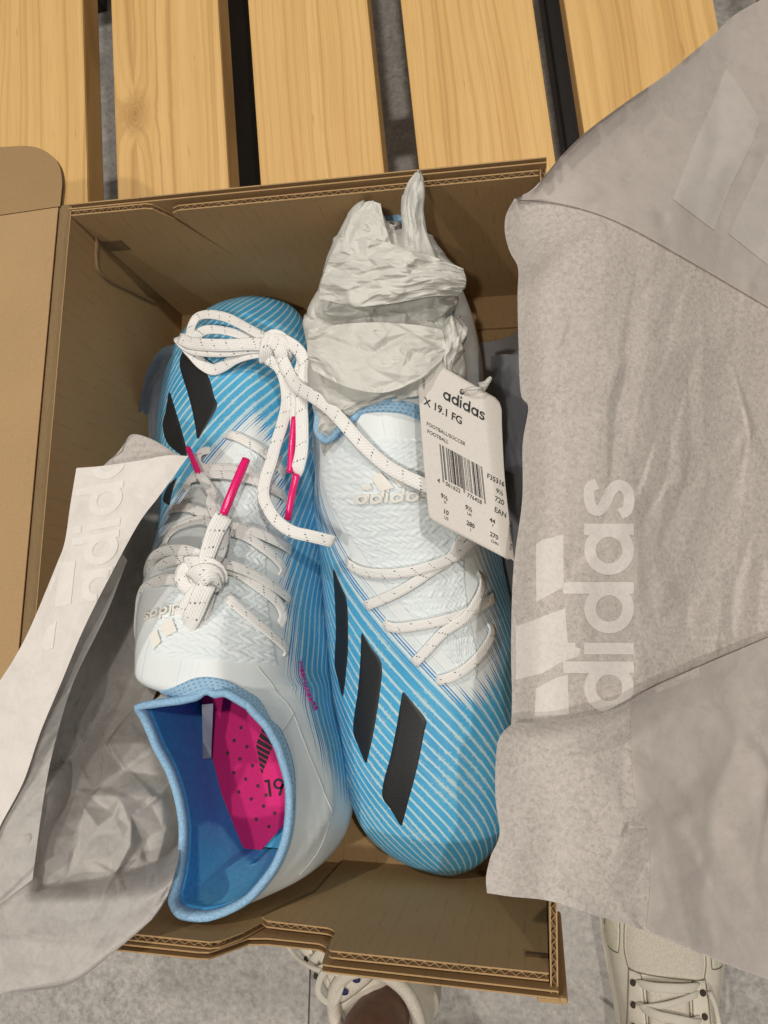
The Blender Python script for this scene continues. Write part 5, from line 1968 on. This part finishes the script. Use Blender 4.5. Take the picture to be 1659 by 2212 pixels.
TAGM = NT('tag_card'); _n = TAGM.noise(TAGM.coord(), 700, 3)
TAGM.set('Base Color', TAGM.ramp(_n, [(.3, (.565, .535, .495)), (.7, (.605, .575, .535))])); TAGM.set('Roughness', .55); TAGM = TAGM.m
outline_l = [(900.5, 768), (903, 830), (909, 920), (916, 1010), (923, 1090), (926, 1110), (932, 1122), (944, 1129)]
outline_r = [(1030, 836), (1066, 857), (1078, 867), (1083, 882), (1084, 930), (1090, 1030), (1100, 1120), (1112, 1213)]
bl = (1108, 1213)
top_l = resample([(900.5, 768), (917, 768.5), (1056, 851), (1070, 859), (1079, 869), (1083.5, 884)], 60)
bot_l = resample([(926, 1110), (931, 1121), (941, 1128), (1098, 1209), (1104, 1207), (1112, 1214)], 60)
Lc = smooth_path([(900.5, 768), (903, 830), (909, 920), (916, 1010), (926, 1110)], 50)
Rc = smooth_path([(1083.5, 884), (1084.5, 930), (1090, 1030), (1100, 1120), (1112, 1214)], 50)
G = coons([tuple(p) for p in top_l], [tuple(p) for p in bot_l], [tuple(p) for p in Lc], [tuple(p) for p in Rc], 50, 60)
for j in range(60): G[0, j] = top_l[j]; G[-1, j] = bot_l[j]
V = [tg_at(*G[i, j]) for i in range(50) for j in range(60)]
card = mesh_obj('card', V, grid_faces(50, 60), TAGM, tg)
md = card.modifiers.new('thick', 'SOLIDIFY'); md.thickness = .0003; md.offset = 0
INK = plain('black_ink', (.012, .012, .013), .5, .3)
ux, uy = .878, .479


def tf(org, s, rot=False):
    ox, oy = zT(*org)
    if rot: return lambda a, b: tg_at(ox + a * (-.03) * s - b * .9 * s, oy - a * s * .98 - b * .48 * s * .5, .0004)
    return lambda a, b: tg_at(ox + a * ux * s + b * .075 * s, oy + a * uy * s - b * .99 * s, .0004)


def tt(body, org, s, bold=.008, align=0, rot=False):
    put_text('printed_text', body, tf(org, s, rot), INK, card, 1.0, bold, align)


V, F, wdt = wordmark()
s_ = 101 / wdt
ox, oy = zT(985, 446)
mesh_obj('printed_word', [tg_at(ox + a * ux * s_ + b * .075 * s_, oy + a * uy * s_ - b * .99 * s_, .0004) for a, b in V], F, INK, card, smooth=False)
tt('X 19.1 FG', (860, 482), 22.5, .02)
tt('FOOTBALL/SOCCER', (877, 618), 10.6, .006)
tt('FOOTBALL', (882, 668), 10.6, .006)
tt('F35316', (1272, 962), 14.5, .015)
tt('9\u00bd', (1332, 1058), 13.5, .015)
tt('720', (1323, 1112), 15.5)
tt('EAN', (1320, 1184), 15.5)
tt('9\u00bd', (970, 1090), 13.5, .02); tt('D', (992, 1128), 7.5)
tt('10', (986, 1192), 13.5, .02); tt('US', (993, 1230), 9.0)
tt('9\u00bd', (1130, 1166), 13.5, .02); tt('UK', (1143, 1204), 8.5)
tt('280', (1138, 1268), 13.5, .02); tt('J', (1164, 1308), 8.0)
tt('44', (1290, 1248), 13.5, .02); tt('F', (1306, 1282), 7.5)
tt('270', (1292, 1342), 13.5, .02); tt('CHN', (1298, 1382), 8.5)
tt('4', (948, 990), 13)
tt('061622', (1002, 1012), 12.2)
tt('776458', (1142, 1086), 12.2)
tt('HSD2/1118W08', (868, 385), 7.6, .004, 0, True)
tt('PO# 1223300746', (1437, 1440), 8.0, .004, 0, True)
# barcode: guard bars and digits coded as bars of one to four modules
codeL = {'0': '0001101', '1': '0011001', '2': '0010011', '3': '0111101', '4': '0100011', '5': '0110001', '6': '0101111', '7': '0111011', '8': '0110111', '9': '0001011'}
inv = lambda s: ''.join('1' if c == '0' else '0' for c in s)
G_ = lambda d: inv(codeL[d])[::-1]
pat = '101' + ''.join((codeL[d] if q == 'L' else G_(d)) for d, q in zip('061622', 'LGLLGG')) + '01010' + ''.join(inv(codeL[d]) for d in '776458') + '101'
p00, p10, p01, p11 = zT(962, 742), zT(1240, 893), zT(985, 992), zT(1266, 1136)
i = 0
while i < 95:
    if pat[i] == '1':
        j = i
        while j < 95 and pat[j] == '1': j += 1
        long_ = i < 3 or i > 91 or 45 <= i < 50
        t1 = 1.0 if long_ else .90
        q = []
        for s, t in ((i / 95, 0), (j / 95, 0), (j / 95, t1), (i / 95, t1)):
            x = (p00[0] * (1 - s) + p10[0] * s) * (1 - t) + (p01[0] * (1 - s) + p11[0] * s) * t
            y = (p00[1] * (1 - s) + p10[1] * s) * (1 - t) + (p01[1] * (1 - s) + p11[1] * s) * t
            q.append(tg_at(x, y, .0004))
        mesh_obj('barcode_bar', q, [(0, 1, 2, 3)], INK, card, smooth=False)
        i = j
    else: i += 1
# hole and clear plastic tie
hx, hy = zT(1110, 402)
mesh_obj('eyelet_hole', [tg_at(hx + 5.2 * math.cos(a * .5236), hy + 6.5 * math.sin(a * .5236), .0004) for a in range(12)], [tuple(range(12))], plain('hole_shadow', (.05, .045, .04), .9), card, smooth=False)
TIE = NT('clear_tie'); TIE.set('Base Color', (.82, .80, .76, 1)); TIE.set('Roughness', .2); TIE.set('Transmission Weight', .55); TIE = TIE.m
tie = tube('plastic_tie', smooth_path([at(hx, hy, .120), at(*zT(1150, 385), .124), at(*zT(1225, 378), .124), at(*zT(1262, 362), .120)], 20), .0007, tg, TIE)
tube('tie_bar', smooth_path([at(*zT(1236, 372), .121), at(*zT(1265, 350), .1215), at(*zT(1300, 306), .122)], 14), [.0024, .0023, .0022, .002, .0018, .0016, .0014, .0013, .0012, .0012, .0011, .0010, .0009, .0007], tg, TIE)
# ------------------------------------------------------------------ the person standing at the front: shoes and legs
person = empty('person', (.08, -.45, FLOOR_Z))
tag(person, 'person in cream sneakers standing at the front of the box, one ankle showing', 'person')
CREAM = plain('cream_leather', (.86, .80, .68), .5, .35, .10, 60)
CREAM2 = plain('cream_suede', (.76, .72, .57), .75, .2, .10, 300)
CREAMS = plain('cream_mesh', (.76, .70, .60), .7, .2, .12, 700)
WHITE_L = plain('cream_lace', (.76, .72, .62), .7, .2, .06, 900)
SOLE_C = plain('cream_rubber', (.58, .54, .45), .55, .3, .06, 90)
SEAM = plain('dark_seam', (.27, .24, .17), .9)
EYELET = plain('eyelet_shadow', (.06, .05, .04), .9)
NAVY = plain('navy_print', (.02, .03, .12), .6)
SOCK = plain('dark_lining', (.03, .03, .035), .9)


def sneaker(ox, oy, ang, mirror=1):
    ca, sa = math.cos(ang), math.sin(ang)
    def wl(x, y, z): return Vector((ox + x * mirror * ca - y * sa, oy + x * mirror * sa + y * ca, FLOOR_Z + z))
    prof = [(0, .002, .045, .080), (.006, .022, .045, .088), (.02, .031, .045, .094), (.05, .034, .042, .098), (.085, .036, .040, .100), (.115, .039, .038, .096), (.15, .044, .036, .086),
            (.185, .050, .034, .074), (.215, .053, .032, .063), (.24, .051, .030, .055), (.262, .043, .028, .048), (.277, .028, .026, .041), (.284, .012, .025, .035), (.2862, .001, .024, .030)]
    D = catmull(np.array(prof), 70)
    m = 33; V = []
    for y, hw, zw, zt in D:
        hw = max(hw, .0005)
        cx = .006 * math.sin(y / .286 * math.pi)
        for j in range(m):
            t = j / (m - 1) * math.pi
            x = -math.cos(t); s = math.sin(t)
            xx = math.copysign(abs(x) ** .72, x) * hw
            z = .022 + (zt - .022) * s ** .80
            V.append(wl(cx + xx, y, z))
    up = mesh_obj('sneaker', V, grid_faces(70, m), CREAM, person)
    bv = BVHTree.FromPolygons(V, [list(f) for f in grid_faces(70, m)])
    def drop(x, y, off=.0006):
        q = wl(x, y, .3)
        h = bv.ray_cast(q, Vector((0, 0, -1)))
        if h[0] is None: return None
        n_ = h[1] if h[1].z > 0 else -h[1]
        return h[0] + n_ * off, n_
    # sole
    bm = bmesh.new(); A_, B_ = [], []
    ring = [(D[k][0], -D[k][1] - .004) for k in range(0, 70, 2)] + [(D[k][0], D[k][1] + .004) for k in range(69, -1, -2)]
    for y, x in ring:
        cx = .006 * math.sin(y / .286 * math.pi)
        A_.append(bm.verts.new(wl(cx + x, y, .027))); B_.append(bm.verts.new(wl(cx + x * .97, y, 0.0008)))
    k = len(A_)
    bm.faces.new(A_); bm.faces.new(B_[::-1])
    for i in range(k): bm.faces.new((A_[i], B_[i], B_[(i + 1) % k], A_[(i + 1) % k]))
    bm_obj('sole', bm, SOLE_C, up)
    def panel(name, left, right, mat, off=.0012, n=30, mm_=14, seam=True):
        Lp = smooth_path(left, n); Rp = smooth_path(right, n)
        V = []; ok = True
        for i in range(n):
            for j in range(mm_):
                u = j / (mm_ - 1); q = Lp[i] * (1 - u) + Rp[i] * u
                e = min(i, n - 1 - i, j, mm_ - 1 - j)
                h = drop(q[0], q[1], off if e > 0 else -.0004)
                V.append(h[0] if h else wl(q[0], q[1], .03))
        mesh_obj(name, V, grid_faces(n, mm_), mat, up)
        if seam:
            loop = [tuple(p) for p in Lp] + [tuple(p) for p in Rp[::-1]]
            loop.append(loop[0])
            P = [drop(x, y, .0005) for x, y in resample(loop, 90)]
            P = [p[0] for p in P if p]
            tube('seam', P, .00045, up, SEAM, 5)
    # toe box, mudguard corners, eyestays
    panel('toe_box', [(-.030, .236), (-.032, .222), (-.033, .200), (-.030, .185)], [(.030, .236), (.034, .222), (.036, .200), (.033, .185)], CREAMS)
    panel('toe_guard', [(-.046, .240), (-.0475, .225), (-.048, .205), (-.046, .192)], [(-.036, .242), (-.036, .225), (-.0365, .205), (-.038, .194)], CREAM2)
    panel('toe_guard', [(.037, .242), (.040, .225), (.0405, .205), (.041, .192)], [(.050, .240), (.054, .225), (.0545, .205), (.053, .190)], CREAM2)
    panel('toe_tip', [(-.030, .270), (-.040, .258), (-.044, .247)], [(.036, .270), (.046, .258), (.050, .247)], CREAM2, n=16)
    panel('eyestay', [(-.030, .186), (-.031, .160), (-.032, .130), (-.033, .110)], [(-.020, .184), (-.018, .160), (-.0165, .130), (-.016, .110)], CREAM)
    panel('eyestay', [(.022, .184), (.021, .160), (.020, .130), (.0195, .110)], [(.034, .186), (.036, .160), (.037, .130), (.0375, .110)], CREAM)
    panel('tongue', [(-.0165, .180), (-.0155, .150), (-.0150, .110), (-.018, .078)], [(.019, .180), (.0185, .150), (.018, .110), (.021, .078)], CREAMS, .004)
    for k in range(5):
        y = .176 - k * .017
        for (x0, x1, dy, o) in ((-.024, .028, -.004 if k % 2 else .004, .0050), ):
            P = [drop(x0, y, -.001), drop(x0 + .006, y + .001, .003)] + [drop(x0 + (x1 - x0) * t, y + dy * t, .0055 + .0015 * math.sin(math.pi * t)) for t in (.3, .5, .7)] + [drop(x1 - .006, y + dy, .003), drop(x1, y + dy, -.001)]
            A = smooth_path([p[0] for p in P], 24); N = [Vector((0, 0, 1))] * 24
            ribbon('lace', A, N, .0082, .0022, up, WHITE_L)
            P = [drop(x1, y, -.001), drop(x1 - .007, y - .002, .003), drop(.002, y - .009, .0065), drop(x0 + .007, y - .015, .004), drop(x0, y - .017, -.001)]
            if k < 4: ribbon('lace', smooth_path([p[0] for p in P], 24), N, .0056, .0020, up, WHITE_L)
        for x0 in (-.026, .030):
            h = drop(x0, y, .0016)
            bm = bmesh.new(); bmesh.ops.create_uvsphere(bm, u_segments=10, v_segments=6, radius=.0030)
            bmesh.ops.scale(bm, vec=(1, 1, .45), verts=bm.verts); bmesh.ops.translate(bm, verts=bm.verts, vec=h[0])
            bm_obj('eyelet', bm, EYELET, up, True)
    # bow ends with tips
    for xs in ([(.004, .100), (.022, .118), (.036, .138), (.036, .165), (.032, .178)], [(.0, .100), (-.018, .105), (-.034, .112), (-.052, .122)]):
        P = []
        for x, y in xs:
            h = drop(x, y, .008); P.append(h[0] if h else wl(x, y, .06))
        tube('lace_end', smooth_path(P, 24), .0022, up, WHITE_L, 8)
    for sx in (1, -1):
        P = [drop(x, y, o)[0] for x, y, o in ((0, .100, .007), (sx * .012, .108, .012), (sx * .024, .098, .011), (sx * .018, .084, .010), (0, .096, .008))]
        ribbon('lace_bow', smooth_path(P, 34), [Vector((0, 0, 1))] * 34, .0060, .0020, up, WHITE_L)
    # padded collar round the ankle
    P = [wl(.036 * math.cos(t) , .050 + .046 * math.sin(t), .094 + .010 * max(0, math.sin(t)) + .004 * max(0, -math.sin(t))) for t in np.linspace(0, 2 * math.pi, 40)]
    tube('ankle_collar', P, .0065, up, CREAMS, 10)
    for i, (x, y) in enumerate(((-.006, .088), (.002, .094), (.008, .086))):
        h = drop(x, y, .0048)
        bm = bmesh.new(); bmesh.ops.create_uvsphere(bm, u_segments=10, v_segments=6, radius=.0042)
        bmesh.ops.scale(bm, vec=(1, .7, .3), verts=bm.verts); bmesh.ops.translate(bm, verts=bm.verts, vec=h[0] + Vector((0, 0, .002)))
        bm_obj('tongue_mark', bm, NAVY, up, True)
    return wl


wr_ = sneaker(.215, -.520, R(-1), 1)
wl_ = sneaker(-.006, -.425, R(38), -1)
# legs and hips: one continuous figure, mostly outside the picture
bm = bmesh.new(); sk = bm.verts.layers.skin.verify()
def jv(p, r, root=False):
    v = bm.verts.new(p); v[sk].radius = (r, r); v[sk].use_root = root
    return v
pel = jv((.09, -.66, .46), .115, True)
for wf, hx in ((wl_, -.10), (wr_, .10)):
    hip = jv((.09 + hx, -.66, .40), .085)
    foot = wf(0, .052, .0)
    knee = jv((foot.x * .75 + (.09 + hx) * .25, -.575, .08), .056)
    calf = jv(tuple((Vector(knee.co) * .62 + Vector((foot.x, foot.y - .01, FLOOR_Z + .1)) * .38) + Vector((0, -.012, 0))), .052)
    ank = jv(wf(0, .048, .115), .034)
    heel = jv(wf(0, .045, .070), .029)
    ball = jv(wf(.003, .12, .050), .024)
    bm.edges.new((pel, hip)); bm.edges.new((hip, knee)); bm.edges.new((knee, calf)); bm.edges.new((calf, ank)); bm.edges.new((ank, heel)); bm.edges.new((heel, ball))
SKIN = NT('brown_skin'); _n = SKIN.noise(SKIN.coord(), 90, 4)
SKIN.set('Base Color', SKIN.ramp(_n, [(.3, (.16, .075, .045)), (.7, (.22, .105, .065))])); SKIN.set('Roughness', .5); SKIN.set('Subsurface Weight', .1)
SKIN.b.inputs['Subsurface Radius'].default_value = (.004, .002, .001); SKIN.bump(_n, .1, .001); SKIN = SKIN.m
me = bpy.data.meshes.new('body')
bmesh.ops.translate(bm, verts=bm.verts, vec=-person.location)
bm.to_mesh(me); bm.free()
body = bpy.data.objects.new('body', me); C.objects.link(body); body.parent = person; me.materials.append(SKIN)
body.modifiers.new('skin', 'SKIN').use_smooth_shade = True
sb = body.modifiers.new('sub', 'SUBSURF'); sb.levels = 2; sb.render_levels = 2
# dark shorts
bm = bmesh.new(); sk = bm.verts.layers.skin.verify()
pel = jv((.09, -.66, .47), .130, True); top = jv((.09, -.66, .54), .135); bm.edges.new((pel, top))
for hx in (-.10, .10):
    hip = jv((.09 + hx, -.66, .40), .102); kn = jv((.09 + hx * 1.05, -.625, .20), .092); bm.edges.new((pel, hip)); bm.edges.new((hip, kn))
me = bpy.data.meshes.new('shorts'); bmesh.ops.translate(bm, verts=bm.verts, vec=-person.location); bm.to_mesh(me); bm.free()
sh = bpy.data.objects.new('shorts', me); C.objects.link(sh); sh.parent = person; me.materials.append(plain('dark_cloth', (.03, .03, .04), .9, .1, .2, 200))
sh.modifiers.new('skin', 'SKIN').use_smooth_shade = True
sb = sh.modifiers.new('sub', 'SUBSURF'); sb.levels = 1; sb.render_levels = 1
bpy.context.view_layer.update()
